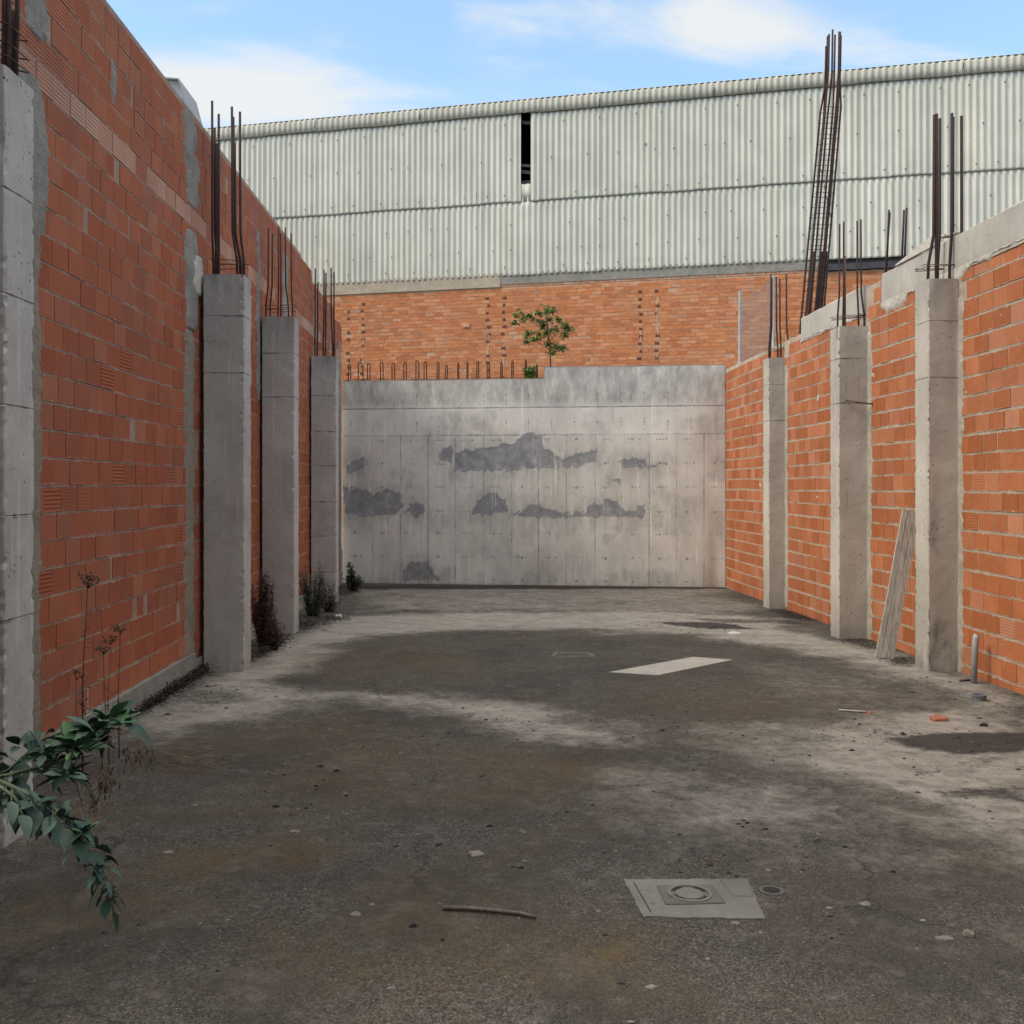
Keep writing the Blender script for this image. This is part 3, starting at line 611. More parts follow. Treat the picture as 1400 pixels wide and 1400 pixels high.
# ------------------------------------------------------------------ concrete end wall
BL0 = Vector((-2.57, 19.3, 0)); BR0 = Vector((4.42, 18.38, 0)); bd = (BR0-BL0); BLEN = bd.length; bd.normalize(); bn = Vector((bd.y, -bd.x, 0))
def onback(px, py):
    # where the line of sight meets the end wall: distance along it and height
    k = (px-VX)/F; t = (BL0.x-k*BL0.y)/(k*bd.y-bd.x); D = BL0.y+bd.y*t; return t, EYE+(VY-py)/F*D
bw = empty('concrete_wall', ((BL0.x+BR0.x)/2, 18.84, gz(18.84)), 'grey cast concrete wall closing the far end of the yard', 'wall')
def backwall():
    tstep = onback(744, 505)[0]
    z_lo = onback(600, 519)[1]; z_hi = onback(860, 500)[1]
    def face(t0, t1, z0, z1, nm, dt=.022):
        ts = np.linspace(t0, t1, int((t1-t0)/dt)); zs = np.linspace(z0, z1, int((z1-z0)/dt)); T, Z = np.meshgrid(ts, zs, indexing='ij')
        K = np.zeros(T.shape+(3,))
        Tw = T+.10*(fbm(T*6, Z*6, 2)-.5)+.10*(fbm(T*18, Z*18, 4)-.5); Zw = Z+.10*(fbm(T*7, Z*7, 6)-.5)+.10*(fbm(T*20, Z*20, 9)-.5)
        pol = [[(600,628),(606,612),(618,610),(618,632)],[(622,646),(624,618),(660,612),(700,606),(722,592),(740,598),(745,612),(770,628),(790,620),(815,616),(815,630),(780,638),(740,640),(700,643),(660,643),(624,645)],
               [(472,640),(478,632),(500,624),(503,636),(492,646),(474,648)],[(470,704),(470,664),(480,670),(498,668),(512,678),(530,668),(550,676),(550,692),(540,703)],
               [(555,700),(560,690),(578,688),(580,700),(568,706)],[(645,700),(652,685),(668,674),(680,674),(692,686),(690,700),(660,705)],
               [(690,702),(715,700),(724,690),(740,690),(745,696),(770,702),(800,700),(806,688),(822,690),(824,684),(840,684),(850,696),(880,704),(880,707),(800,706),(720,706)],
               [(870,704),(872,692),(880,690),(882,704)],[(845,628),(855,626),(882,628),(884,640),(850,638)],[(885,636),(896,634),(896,642)],[(548,794),(552,778),(562,768),(580,768),(590,780),(600,794)],[(835,655),(848,655),(846,664)],[(905,632),(912,630),(912,636)],[(985,630),(992,628),(992,640)]]
        halo = np.zeros(T.shape)
        for p in pol:
            w = [onback(a, b) for a, b in p]; ds = sdf(Tw, Zw, w); K[..., 0] = np.maximum(K[..., 0], .9*sstep(ds, -.07, .06)); halo = np.maximum(halo, .55*sstep(ds, -.38, .0))
        # panel joints
        def line(d, w, a):
            K[..., 0] = np.maximum(K[..., 0], a*np.clip(1-np.abs(d)/w, 0, 1)*(.8+.5*fbm(T*4, Z*4, 12)))
        zj1 = onback(600, 558)[1]; zj2 = onback(600, 595)[1]; zj3 = onback(760, 706)[1]; zj4 = onback(760, 645)[1]
        line(Z-zj1, .026, .85); line(Z-zj2, .026, .8)
        K[..., 0] = np.maximum(K[..., 0], .55*np.clip(1-np.abs(Z-zj3)/.018, 0, 1)*(fbm(T*2, Z, 13) > .42)); 
        tv = [onback(50/2.3333+450+x/2.3333, 700)[0] for x in (0, 87, 178, 266, 353, 443, 532, 618, 705, 798, 883, 970, 1057, 1145)]
        for k, t_ in enumerate(tv[1:]):
            d = np.abs(T-t_); K[..., 0] = np.maximum(K[..., 0], (.80*np.clip(1-d/.024, 0, 1)*(.55+.8*fbm(T*3, Z*2, 14+k)))*(Z < zj2))
        # panels cast at slightly different tones
        for k in range(len(tv)-1):
            inside = (T > tv[k]) & (T < tv[k+1]) & (Z < zj2); K[..., 1] = np.where(inside, .03+.28*((k*37 % 11)/11), K[..., 1])
        K[..., 1] = np.maximum(K[..., 1], .75*sstep(Z, zj1-.05, zj1+.15)*(.6+.6*fbm(T*3, Z*2, 21)))
        K[..., 1] = np.maximum(K[..., 1], .75*sstep(Z, z_lo-.03, z_lo+.06)*(T > tstep))
        K[..., 1] = np.maximum(K[..., 1], .75*np.exp(-(Z+.22)/.10))
        K[..., 1] = np.maximum(K[..., 1], .5*sstep(fbm(T*1.7, Z*2.2, 35), .50, .7))
        K[..., 1] = np.maximum(K[..., 1], .9*sstep(fbm(T*5, Z*.7, 33), .60, .75)*sstep(Z, zj1-.2, zj1+.4))
        K[..., 1] = np.maximum(K[..., 1], halo)
        # lines of tie and nail holes
        def dot(tt, zz, r): 
            i0, i1 = np.searchsorted(ts, [tt-r*2, tt+r*2]); j0, j1 = np.searchsorted(zs, [zz-r*2, zz+r*2])
            sub = (slice(i0, i1), slice(j0, j1)); K[sub+(0,)] = np.maximum(K[sub+(0,)], 1.0*(np.hypot(T[sub]-tt, Z[sub]-zz) < r))
        for py in (602, 634, 666, 699, 729, 761, 792):
            for k in range(len(tv)):
                c = tv[k]+.13
                for q in range(4):
                    if random.random() < .8: dot(c+q*.062, onback(600, py)[1]+random.uniform(-.008, .008), .013 if q != 1 else .021)
        for py0 in (541, 575):
            for k in range(18):
                for q in range(5):
                    if random.random() < .8: dot(.15+k*.42, onback(600, py0+q*3.6)[1], .013)
        K[..., 2] = .7*np.exp(-((T-onback(972, 700)[0])/.10)**2)*sstep(-Z, -1.8, 0)+.25*np.exp(-((T-onback(985, 700)[0])/.5)**2)+.15*sstep(fbm(T*1.2, Z*1.0, 51), .6, .8)
        K = np.clip(K, 0, 1)
        h = .004*(fbm(T*2, Z*2, 60)-.5)-.003*(K[..., 0] > .8)
        V = np.stack([BL0.x+bd.x*T+bn.x*h, BL0.y+bd.y*T+bn.y*h, Z], -1)
        return gridmesh(nm, V, K, M_BACK, bw)
    face(0, BLEN, -.3, z_lo, 'wall_face'); face(tstep, BLEN, z_lo+.0, z_hi, 'raised_face')
    mb = MB(); th = .24
    def blk(t0, t1, z0, z1, f):
        a = BL0+bd*t0-bn*f; b = BL0+bd*t1-bn*f; c = BL0+bd*t1-bn*th; d = BL0+bd*t0-bn*th
        vs = [Vector((p.x, p.y, z)) for z in (z0, z1) for p in (a, b, c, d)]
        mb.add(vs, [(0,3,2,1),(4,5,6,7),(0,1,5,4),(1,2,6,5),(2,3,7,6),(3,0,4,7)])
    blk(0, BLEN, -.4, z_lo-.004, .03); blk(tstep, BLEN, z_lo-.02, z_hi-.004, .03)
    for t0, t1, zz in ((0, tstep, z_lo), (tstep, BLEN, z_hi)):
        a = BL0+bd*t0+bn*.004; b = BL0+bd*t1+bn*.004; c = BL0+bd*t1-bn*th; d = BL0+bd*t0-bn*th; mb.add([(p.x, p.y, zz-.001) for p in (a, b, c, d)], [(0, 1, 2, 3)])
    a = BL0+bd*(tstep-.003)+bn*.004; c = BL0+bd*(tstep-.003)-bn*th; mb.add([(a.x, a.y, z_lo-.02), (c.x, c.y, z_lo-.02), (c.x, c.y, z_hi), (a.x, a.y, z_hi)], [(0, 1, 2, 3)])
    mb.build('wall_core', M_BACK, bw)
    # hairpin starter bars
    for i, (a, b) in enumerate(((263,272),(311,325),(355,368),(418,433),(473,490),(530,545),(588,595),(627,645),(690,697),(730,740),(788,789),(832,833),(880,893),(930,948),(995,1005),(1047,1060),(1112,1114),(1165,1175))):
        xa, xb = 400+a/3.5, 400+b/3.5; yt = 360+random.uniform(462, 485)/3.5
        t0, zt = onback(xa, yt); t1, _ = onback(xb, yt); m = MB()
        if i % 5 != 1: t1 = t0+(t1-t0)*.3
        p = lambda t, off, z: (lambda q: Vector((q.x, q.y, z)))(BL0+bd*t-bn*off)
        m.tube([p(t0, .05, z_lo-.03), p(t0, .05, zt-.02), p(t0*.8+t1*.2, .07, zt), p(t0*.2+t1*.8, .16, zt), p(t1, .19, zt-.02), p(t1, .19, z_lo-.03)], .0105, 6)
        m.build('hairpin_bar', M_RUST, bw)
    m = MB(); pts = [(lambda q: Vector((q.x, q.y, z_lo+.03+.01*math.sin(t*3))))(BL0+bd*t-bn*.12) for t in np.linspace(.05, tstep-.05, 12)]; m.tube(pts, .007, 5); m.build('rebar', M_STEEL2, bw)
    return tstep, z_lo, z_hi
TSTEP, ZLO, ZHI = backwall()

# ------------------------------------------------------------------ factory beyond
FA = Vector((-4.89, 31.85, 0)); FBp = Vector((10.9, 27.99, 0)); fd = (FBp-FA).normalized(); fn = Vector((fd.y, -fd.x, 0))
FA = FA-fd*9; FLEN = 36.0
def onfac(px, py):
    k = (px-VX)/F; t = (FA.x-k*FA.y)/(k*fd.y-fd.x); D = FA.y+fd.y*t; return t, EYE+(VY-py)/F*D
fac = empty('factory_building', (3, 30, gz(30)), 'long factory building with brick base and corrugated cream cladding behind the yard', 'building')
ZC0 = EYE+6.25; ZC1 = EYE+8.42; ZC2 = EYE+11.02; ZC3 = EYE+11.45
def cladmat(name, c0, c1, v=0):
    n = N(name); a = n.attr('bc')
    c = n.mix(n.mr(n.noise(.8, 5, .6), .3, .7), c0, c1)
    c = n.mix(n.mr(n.noise(2.0, 6, .7, stretch=(3, 3, .25)), .4, .75, 0, .45), c, scalec(c0, .72))
    c = n.mix(n.ma('MULTIPLY', a[0], .22), c, (.38, .40, .36))
    c = n.mix(n.ma('MULTIPLY', n.mr(n.noise(5, 6, .75, stretch=(2, 2, .6)), .45, .7), a[1]), c, (.26, .22, .15))
    c = n.mix(n.mr(n.noise(40, 4, .7), .3, .7, .12, 0), c, scalec(c0, .5))
    return n.fin(c, n.bump(n.noise(90, 4, .7), .003, .5), .85)
M_CLAD = cladmat('fibre_cement', (.57, .54, .45), (.66, .625, .525))
M_CAP = cladmat('fibre_cement_cap', (.52, .48, .39), (.60, .56, .46))
PITCH = .1765; M_BOLT = simple('bolt_cap', (.20, .19, .16))
hole_t0 = onfac(712.5, 200)[0]; hole_t1 = onfac(726, 200)[0]; hole_zb = onfac(719, 252)[1]
def corr(name, z0, z1, off, mat, skipcols=None, seed=0, lean=0, cap=False, edge=.3, bolts=()):
    rd = random.Random(seed); mb = MB(); sw = PITCH*5; t = 0; k = 0
    while t < FLEN:
        t1 = min(t+sw, FLEN); tone = rd.random(); dz = rd.uniform(-.012, .012); o2 = off+(.006 if k % 2 else 0)
        a, b = t, t1
        if skipcols and a < skipcols[0] < b or (skipcols and skipcols[0] <= a < skipcols[1]):
            pieces = []
            if a < skipcols[0]: pieces.append((a, skipcols[0], z0+dz))
            if b > skipcols[1]: pieces.append((skipcols[1], b, z0+dz))
            pieces = pieces
        else: pieces = [(a, b, z0+dz)]
        for (pa, pb, pz) in pieces:
            n = max(3, int((pb-pa)/PITCH*10)); vs = []
            rows = [(pz, 0, 1.0), (pz+.06, 0, .6), (pz+.35, 0, .15), ((pz+z1)/2, 0, 0), (z1-.3, 0, 0), (z1, 0, .3)]
            if cap: rows = [(pz, 0, .3), ((pz+z1)/2, 0, .1), (z1-.10, 0, .2), (z1-.03, .02, .3), (z1, .07, .8), (z1+.02, .5, 1)]
            for (z, bk, st) in rows:
                for i in range(n+1):
                    tt = pa+(pb-pa)*i/n; w = .021*math.cos(2*math.pi*tt/PITCH)
                    if cap and bk: zz = z+w*.9; ww = w*.4
                    else: zz = z; ww = w
                    q = FA+fd*tt+fn*(o2+ww-bk+lean*(z1-z)); vs.append((q.x, q.y, zz))
            for r in range(len(rows)-1):
                for i in range(n):
                    mb.add([], [])
                    b0 = r*(n+1)+i
            base = len(mb.v); mb.v += vs
            for r in range(len(rows)-1):
                e = (rows[r][2]+rows[r+1][2])/2
                for i in range(n):
                    mb.f.append((base+r*(n+1)+i, base+r*(n+1)+i+1, base+(r+1)*(n+1)+i+1, base+(r+1)*(n+1)+i)); mb.mi.append(0); mb.sm.append(True)
                    mb.col.append((tone, e*edge*2.2, 0)); mb.uv.append([(0, 0)]*4)
        t = t1; k += 1
    for z in bolts:
        t = .6
        while t < FLEN:
            tt = round(t/PITCH)*PITCH+rd.choice((0, PITCH))
            if not (hole_t0-.1 < tt < hole_t1+.1):
                q = FA+fd*tt+fn*(off+.03+lean*(z1-z)); M4 = Matrix.Translation((q.x, q.y, z+rd.uniform(-.02, .02)))
                mb.box((-.016, -.016, -.016), (.016, .012, .016), M=M4, mi=1)
            t += rd.choice((.62, .9, .9, 1.1))
    o = mb.build(name, [mat, M_BOLT], fac)
    md = o.modifiers.new('thickness', 'SOLIDIFY'); md.thickness = .007
    return o
corr('lower_cladding', ZC0, ZC1+.12, .02, M_CLAD, seed=1, lean=.01, bolts=(ZC0+.25, ZC0+.75, ZC0+1.5))
corr('upper_cladding', ZC1, ZC2+.1, .036, M_CLAD, skipcols=(hole_t0, hole_t1), seed=2, lean=.008, bolts=(ZC1+.2, ZC1+1.25, ZC1+2.3))
corr('ridge_cap', ZC2, ZC3, .10, M_CAP, seed=3, cap=True)
# the strip under the gap in the cladding
m = MB(); n_ = 8; vs = []
for z in (ZC1, hole_zb):
    for i in range(n_+1):
        tt = hole_t0-.02+(hole_t1-hole_t0+.04)*i/n_; q = FA+fd*tt+fn*(.03+.02*math.cos(2*math.pi*tt/PITCH)); vs.append((q.x, q.y, z))
m.add(vs, [(i, i+1, i+n_+2, i+n_+1) for i in range(n_)], smooth=True, col=(.6, .2, 0)); so_ = m.build('filler_strip', M_CLAD, fac)
md = so_.modifiers.new('thickness', 'SOLIDIFY'); md.thickness = .006
M_GASH = simple('gash', (.03, .028, .025)); 
for (px_, py_, w_, h_, o_) in ((651.5, 270, .05, .26, .075), (787, 357, .02, .30, .06), (883, 198, .05, .09, .075)):
    t_, z_ = onfac(px_, py_); m = MB(); vs = [(lambda q: (q.x, q.y, z_+dz))(FA+fd*(t_+dt)+fn*o_) for dt, dz in ((-w_*.5, -h_*.5), (w_*.35, -h_*.35), (w_*.5, h_*.5), (-w_*.1, h_*.2))]
    m.add(vs, [(0, 1, 2, 3)]); g_ = m.build('crack', M_GASH, fac); md = g_.modifiers.new('t', 'SOLIDIFY'); md.thickness = .01
for (px_, ya_, yb_) in ((820, 137, 148), (976, 122, 134), (1034, 117, 128), (1315, 88, 97), (432, 167, 177), (575, 157, 166)):
    t_, z0_c = onfac(px_, yb_); _, z1_c = onfac(px_, ya_); m = MB(); q = FA+fd*t_+fn*.125; m.tube([(q.x, q.y, z0_c), (q.x+.02, q.y, z1_c)], .012, 4); m.build('split_lap', M_GASH, fac)
# brick part
tj = [onfac(x, 450)[0] for x in (486, 678, 887, 1290)]
def fskip(s, z):
    for t0 in tj[:3]:
        for e in (-.22, .22):
            if abs(s-t0-e) < -1: return True
    return random.random() < .004
ZBR = EYE+5.93
mb = MB(); ts0, ts1 = onfac(380, 450)[0], onfac(1330, 450)[0]
zlow = EYE+2.4
def frt(s, z, rd): return (rd.random()*.3, .6*rd.random() if rd.random() < .07 else 0)
courses(mb, FA+fn*.0, fd, fn, ts1-ts0, lambda s: ZBR, lambda s: zlow, BL=.27, BH=.107, jh=.016, jv=.012, prot=.008, rt=lambda s, z, rd: frt(s, z, rd), seed=21, jit=.006, wav=.012, skip=lambda s, z: fskip(s+ts0, z), z0=0) if False else None
org = FA+fd*ts0
courses(mb, org, fd, fn, ts1-ts0, lambda s: ZBR, lambda s: zlow, BL=.27, BH=.107, jh=.015, jv=.010, prot=.010, rt=frt, seed=21, jit=.006, wav=.014, skip=lambda s, z: fskip(s+ts0, z))
# mortar body; dark boxes over it paint the shade in toothing holes
slab(mb, FA, fd, fn, [(0, FLEN, -.8, ZBR)], .20)
rd = random.Random(5)
k = 0; z = zlow
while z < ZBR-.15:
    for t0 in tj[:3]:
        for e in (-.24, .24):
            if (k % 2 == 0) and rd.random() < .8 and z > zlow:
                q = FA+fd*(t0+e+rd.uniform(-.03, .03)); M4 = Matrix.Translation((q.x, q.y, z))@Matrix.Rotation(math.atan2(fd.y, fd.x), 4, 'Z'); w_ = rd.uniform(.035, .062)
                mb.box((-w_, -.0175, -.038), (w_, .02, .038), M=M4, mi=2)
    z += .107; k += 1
for t0 in tj[:3]:
    for s_ in (-.24, .24): ragged(mb, FA+fn*.004, fd, fn, t0+s_-.015, t0+s_+.03, zlow+rd.uniform(0, 1), zlow+rd.uniform(1.6, 3.2), .03, .012, int(t0*10+s_*10), sc=7, mi=3)
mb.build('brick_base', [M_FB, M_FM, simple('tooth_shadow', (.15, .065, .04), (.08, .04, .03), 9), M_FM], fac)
# concrete beams under the cladding
def fbox(name, t0, t1, z0, z1, o0, o1, mat):
    m = MB(); vs = []
    for z in (z0, z1):
        for (t, o) in ((t0, o1), (t1, o1), (t1, o0), (t0, o0)): q = FA+fd*t+fn*o; vs.append((q.x, q.y, z))
    m.add(vs, [(0,3,2,1),(4,5,6,7),(0,1,5,4),(1,2,6,5),(2,3,7,6),(3,0,4,7)]); return m.build(name, mat, fac)
M_TAN = mortarmat('beam_tan', (.42, .34, .25), (.52, .43, .33)); M_GRY = mortarmat('beam_grey', (.26, .235, .20), (.34, .31, .26))
ta = onfac(684, 390)[0]; tb = onfac(1122, 360)[0]; tcn = onfac(1262, 355)[0]
fbox('concrete_beam', 0, ta, EYE+5.93, EYE+6.35, -.2, .045, M_TAN); fbox('concrete_beam', ta+.002, tb, EYE+6.0, EYE+6.35, -.2, .03, M_GRY)
fbox('brick_course', ta+.002, tb, ZBR+.001, EYE+5.999, -.2, .012, M_FB)
M_STL = simple('painted_lintel', (.05, .048, .055), (.08, .075, .08), 6)
fbox('steel_lintel', tb+.002, FLEN, EYE+5.95, EYE+6.12, -.1, .10, M_STL); fbox('lintel_recess', tb+.002, FLEN, EYE+6.12, EYE+6.35, -.2, -.05, M_STL)
# a loose brick face sticking out
q0, z0_ = onfac(638, 445); m = MB(); q = FA+fd*q0; M4 = Matrix.Translation((q.x, q.y, z0_))@Matrix.Rotation(math.atan2(fd.y, fd.x), 4, 'Z'); m.box((-.10, -.05, -.06), (.10, .05, .06), M=M4, col=(.2, .1, 0)); m.build('projecting_brick', M_FB, fac)
# shell: inner wall behind the cladding with studs, back, ends and roof so the gap looks into a dark inside
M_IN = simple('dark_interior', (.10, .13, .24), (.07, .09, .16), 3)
def fpoly(name, pts, mat):
    m = MB(); vs = [(lambda q: (q.x, q.y, z))(FA+fd*t+fn*o) for (t, o, z) in pts]; m.add(vs, [tuple(range(len(vs)))]); return m.build(name, mat, fac)
fpoly('roof', [(0, .1, ZC3-.02), (FLEN, .1, ZC3-.02), (FLEN, -14, ZC3+2.2), (0, -14, ZC3+2.2)], M_CLAD)
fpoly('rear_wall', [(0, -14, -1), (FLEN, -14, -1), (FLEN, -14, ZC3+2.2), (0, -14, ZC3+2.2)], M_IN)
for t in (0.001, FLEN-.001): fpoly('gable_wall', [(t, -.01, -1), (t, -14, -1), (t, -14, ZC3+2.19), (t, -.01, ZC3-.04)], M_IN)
M_PUR = simple('purlin_dusty', (.26, .23, .20), (.07, .065, .06), 12)
for z, w in ((hole_zb+.12, .06), (hole_zb+.42, .05), (hole_zb+.62, .04), (ZC2-.18, .05)):
    q = FA+fd*((hole_t0+hole_t1)/2)-fn*.25; M4 = Matrix.Translation((q.x, q.y, z))@Matrix.Rotation(math.atan2(fd.y, fd.x), 4, 'Z')@Matrix.Rotation(random.uniform(-.25, .25), 4, 'Y'); m = MB(); m.box((-.5, -.04, -w), (.5, .04, w), M=M4); m.build('purlin', M_PUR, fac)

# ------------------------------------------------------------------ small gable roof beyond the left wall
gb = empty('house', (-10.6, 28, gz(28)), 'pale gable end just peeping over the top of the left brick wall', 'building')
m = MB(); D = 26.0
a = P(232, 110, D); b = P(243, 113, D); zt = a.z; M_GAB = mortarmat('gable_render', (.50, .50, .50), (.58, .57, .56))
gx = b.x
m.add([(gx-5.2, D, -1), (gx+.36, D, -1), (gx+.36, D, zt-1.2), (gx+.02, D, zt), (gx-.3, D, zt+.02), (gx-5.2, D, zt-.2), (gx-5.2, D+1.5, -1), (gx+.36, D+1.5, -1), (gx+.36, D+1.5, zt-1.2), (gx+.02, D+1.5, zt), (gx-.3, D+1.5, zt+.02), (gx-5.2, D+1.5, zt-.2)],
      [(0, 1, 2, 3, 4, 5), (11, 10, 9, 8, 7, 6), (0, 6, 7, 1), (1, 7, 8, 2), (5, 11, 6, 0)])
m.build('wall', M_GAB, gb)
m = MB(); m.add([(gx+.38, D-.04, zt-1.22), (gx+.05, D-.1, zt+.02), (gx-.3, D-.1, zt+.05), (gx-5.3, D-.1, zt-.17), (gx+.38, D+1.54, zt-1.22), (gx+.05, D+1.54, zt+.02), (gx-.3, D+1.54, zt+.05), (gx-5.3, D+1.54, zt-.17)], [(0, 4, 5, 1), (1, 5, 6, 2), (2, 6, 7, 3)])
o_ = m.build('roof', simple('gable_roof', (.40, .40, .40)), gb); md = o_.modifiers.new('thickness', 'SOLIDIFY'); md.thickness = .04

# unseen building added behind the camera: its bulk shades the near floor
bk = empty('house', (1, -7, 0), 'unseen building added behind the camera to shade the near yard', 'building')
m = MB(); m.box((-16, -12, -.5), (16, -3.4, 8.3)); m.build('wall', simple('occluder_wall', (.14, .12, .11)), bk)
m = MB(); m.box((-16.3, -12.3, 8.3), (16.3, -3.1, 8.5)); m.build('roof', simple('occluder_roof', (.16, .13, .12)), bk)

# ------------------------------------------------------------------ tall rebar cage behind the right wall
cg = empty('rebar_cage', (4.72, 14.7, gz(14.7)), 'tall dark leaning rebar cage rising behind the right wall', 'rebar')
def cage():
    D = 14.70
    def ctr(py):
        if py > 450: return P(1109, py, D)
        return P(1109+(450-py)/(450-145)*27, py, D)
    def hw(py): return .125+(450-py)/305*(-.015) if py < 450 else .125
    yb = 834
    tops = [(-1, -1, 50, 1131), (-1, 1, 46, 1134), (0, -1, 51, 1139), (0, 1, 37, 1141), (1, -1, 47, 1146), (1, 1, 40, 1150), (-.5, 1, 60, 1132), (.6, -1, 52, 1147)]
    for (a, b, yt, xt) in tops:
        pts = []
        for py in (yb, 450, 300, 150):
            c = ctr(py); h = hw(py); pts.append(Vector((c.x+a*h, D+b*.11, c.z)))
        c = P(xt-1, 100, D); pts.append(Vector((c.x, D+b*.08, c.z))); c = P(xt, yt, D); pts.append(Vector((c.x, D+b*.08, c.z)))
        m = MB(); m.tube(pts, .0135, 6); m.build('rebar', M_STEEL, cg)
    for (a, b) in ((.35, -1), (.75, 1), (.95, -1), (-.7, -1)):                     # spare bars stored inside its lower half
        m = MB(); m.tube([Vector((ctr(py).x+a*.11, D+b*.06, ctr(py).z)) for py in (yb, 450, 345)], .015, 6); m.build('rebar', M_STEEL, cg)
    py = 440
    while py > 148:
        c = ctr(py); h = hw(py)+.012; s = random.uniform(-.02, .02)
        m = MB(); m.tube([(c.x-h, D-.12, c.z), (c.x+h, D-.12, c.z+s), (c.x+h, D+.12, c.z+s), (c.x-h, D+.12, c.z), (c.x-h, D-.12, c.z)], .0045, 5); m.build('stirrup', M_STEEL, cg); py -= 14.5
    m = MB(); c0 = ctr(300); c1 = ctr(235); m.tube([(c0.x+.1, D-.12, c0.z), (c1.x-.1, D-.12, c1.z)], .005, 5); m.build('stirrup', M_STEEL, cg)
cage()

# board lying across the beam end
m = MB(); a = at_x(1224, 371, 4.52); b = at_x(1290, 334, 4.52); d_ = (b-a)
M_WOOD = simple('weathered_wood', (.55, .50, .42), (.42, .38, .32), 9, .9, .003, stretch=(6, 1, 6))
M_PLANK = simple('plank_wood', (.52, .48, .42), (.30, .27, .23), 16, .92, .004, stretch=(3, 3, .35))
bb = MB(); ya = at_x(1224, 371, 4.40).y; yb = at_x(1277, 337, 4.40).y; zb0 = EYE+2.332
bb.add([(4.40, ya, zb0), (4.425, ya, zb0), (4.425, yb, zb0), (4.40, yb, zb0), (4.40, ya, zb0+.012), (4.425, ya, zb0+.012), (4.425, yb, zb0+.115), (4.40, yb, zb0+.115)], [(0,3,2,1),(4,5,6,7),(0,1,5,4),(1,2,6,5),(2,3,7,6),(3,0,4,7)])
bb.add([(4.427, yb-.35, zb0+.02), (4.56, yb-.35, zb0+.02), (4.56, yb+.1, zb0+.09), (4.427, yb+.1, zb0+.09), (4.427, yb-.35, zb0+.04), (4.56, yb-.35, zb0+.04), (4.56, yb+.1, zb0+.11), (4.427, yb+.1, zb0+.11)], [(0,3,2,1),(4,5,6,7),(0,1,5,4),(1,2,6,5),(2,3,7,6),(3,0,4,7)])
tag(bb.build('board', M_WOOD), 'thin grey board lying on top of the right ring beam', 'board')

# ------------------------------------------------------------------ wire fence beyond the right wall
fz = empty('wire_fence', (4.9, 20.2, gz(20)), 'wire mesh fence with grey posts beyond the right wall', 'fence')
M_POST = simple('galvanised', (.27, .275, .27), (.20, .205, .205), 10, .5, .001, .3); M_WIRE = simple('wire', (.30, .27, .26), (.20, .17, .16), 10, .6, .0005, .3)
Dp = 19.6; a = P(1011.5, 398, Dp); m = MB(); m.tube([(a.x-.01, Dp, gz(20)), (a.x, Dp, a.z)], .030, 10); m.build('post', M_POST, fz)
D2p = 17.6; b = P(1057, 378, D2p); m = MB(); m.tube([(b.x, D2p, gz(18)), (b.x, D2p, b.z)], .026, 10); m.build('post', M_POST, fz)
m = MB(); u = Vector((b.x-a.x, D2p-Dp, 0)); LL = u.length; ud = u.normalized(); H0, H1 = EYE+1.2, min(a.z, b.z)-.05; s = -3.0
while s < LL+.0:
    for sg in (1, -1):
        pts = []; 
        s0 = s if sg > 0 else s+(H1-H0)
        lo = max(0, 0-s0) if sg > 0 else max(0, s0-LL); hi = min(H1-H0, LL-s0) if sg > 0 else min(H1-H0, s0)
        if hi > lo+.01:
            p = Vector((a.x, Dp, H0))+ud*(s0+sg*lo)+Vector((0, 0, lo)); q = Vector((a.x, Dp, H0))+ud*(s0+sg*hi)+Vector((0, 0, hi)); m.tube([p, q], .0022, 3, smooth=False)
    s += .055
m.build('mesh_panel', M_WIRE, fz)

# ------------------------------------------------------------------ plants
def leafmat(name, c0, c1, rough=.55, tr=.15):
    n = N(name); a = n.attr('bc'); c = n.mix(a[0], c0, c1); c = n.mix(n.mr(n.noise(30, 3), .3, .7, 0, .3), c, scalec(c0, .6))
    n.b.inputs['Transmission Weight'].default_value = 0
    if tr: n.b.inputs['Subsurface Weight'].default_value = 0
    n.b.inputs['Specular IOR Level'].default_value = .3
    return n.fin(c, None, rough)
def leaf(mb, p, dr, L, Wd, droop=.2, twist=None, col=None, mi=0, seg=4):
    dr = Vector(dr).normalized(); side = dr.cross(Vector((0, 0, 1)))
    side = side.normalized() if side.length > .05 else Vector((1, 0, 0))
    if twist is None: twist = random.uniform(-.7, .7)
    side = Matrix.Rotation(twist, 3, dr) @ side; nrm = side.cross(dr)
    vs = []; fs = []
    for i in range(seg+1):
        t = i/seg; w = Wd*.5*(math.sin(math.pi*(t**.8))**.8 if 0 < t < 1 else .02); c = p+dr*(L*t)+Vector((0, 0, -droop*L*t*t))
        vs += [c-side*w+nrm*w*.35, c, c+side*w+nrm*w*.35]
    for i in range(seg): b = i*3; fs += [(b, b+1, b+4, b+3), (b+1, b+2, b+5, b+4)]
    mb.add(vs, fs, smooth=True, col=(random.random() if col is None else col, 0, 0), mi=mi)
def rdir(z0=-1, z1=1):
    a = random.uniform(0, 2*math.pi); z = random.uniform(z0, z1); r = math.sqrt(max(0, 1-z*z)); return Vector((r*math.cos(a), r*math.sin(a), z))
M_GL = leafmat('glaucous_leaf', (.020, .050, .040), (.075, .115, .085), .7); M_GY = leafmat('young_leaf', (.045, .11, .05), (.10, .19, .085), .7)
M_TRL = leafmat('tree_leaf', (.07, .15, .03), (.20, .30, .07)); M_DRY = leafmat('dry_leaf', (.05, .035, .028), (.13, .09, .06), .9)
M_LIT = leafmat('litter', (.018, .014, .014), (.05, .038, .034), .95)
M_STEM = simple('green_stem', (.09, .12, .07), (.06, .07, .045)); M_TWIG = simple('dry_twig', (.10, .065, .05), (.055, .035, .03)); M_STRAW = simple('straw', (.34, .27, .19), (.22, .17, .12))
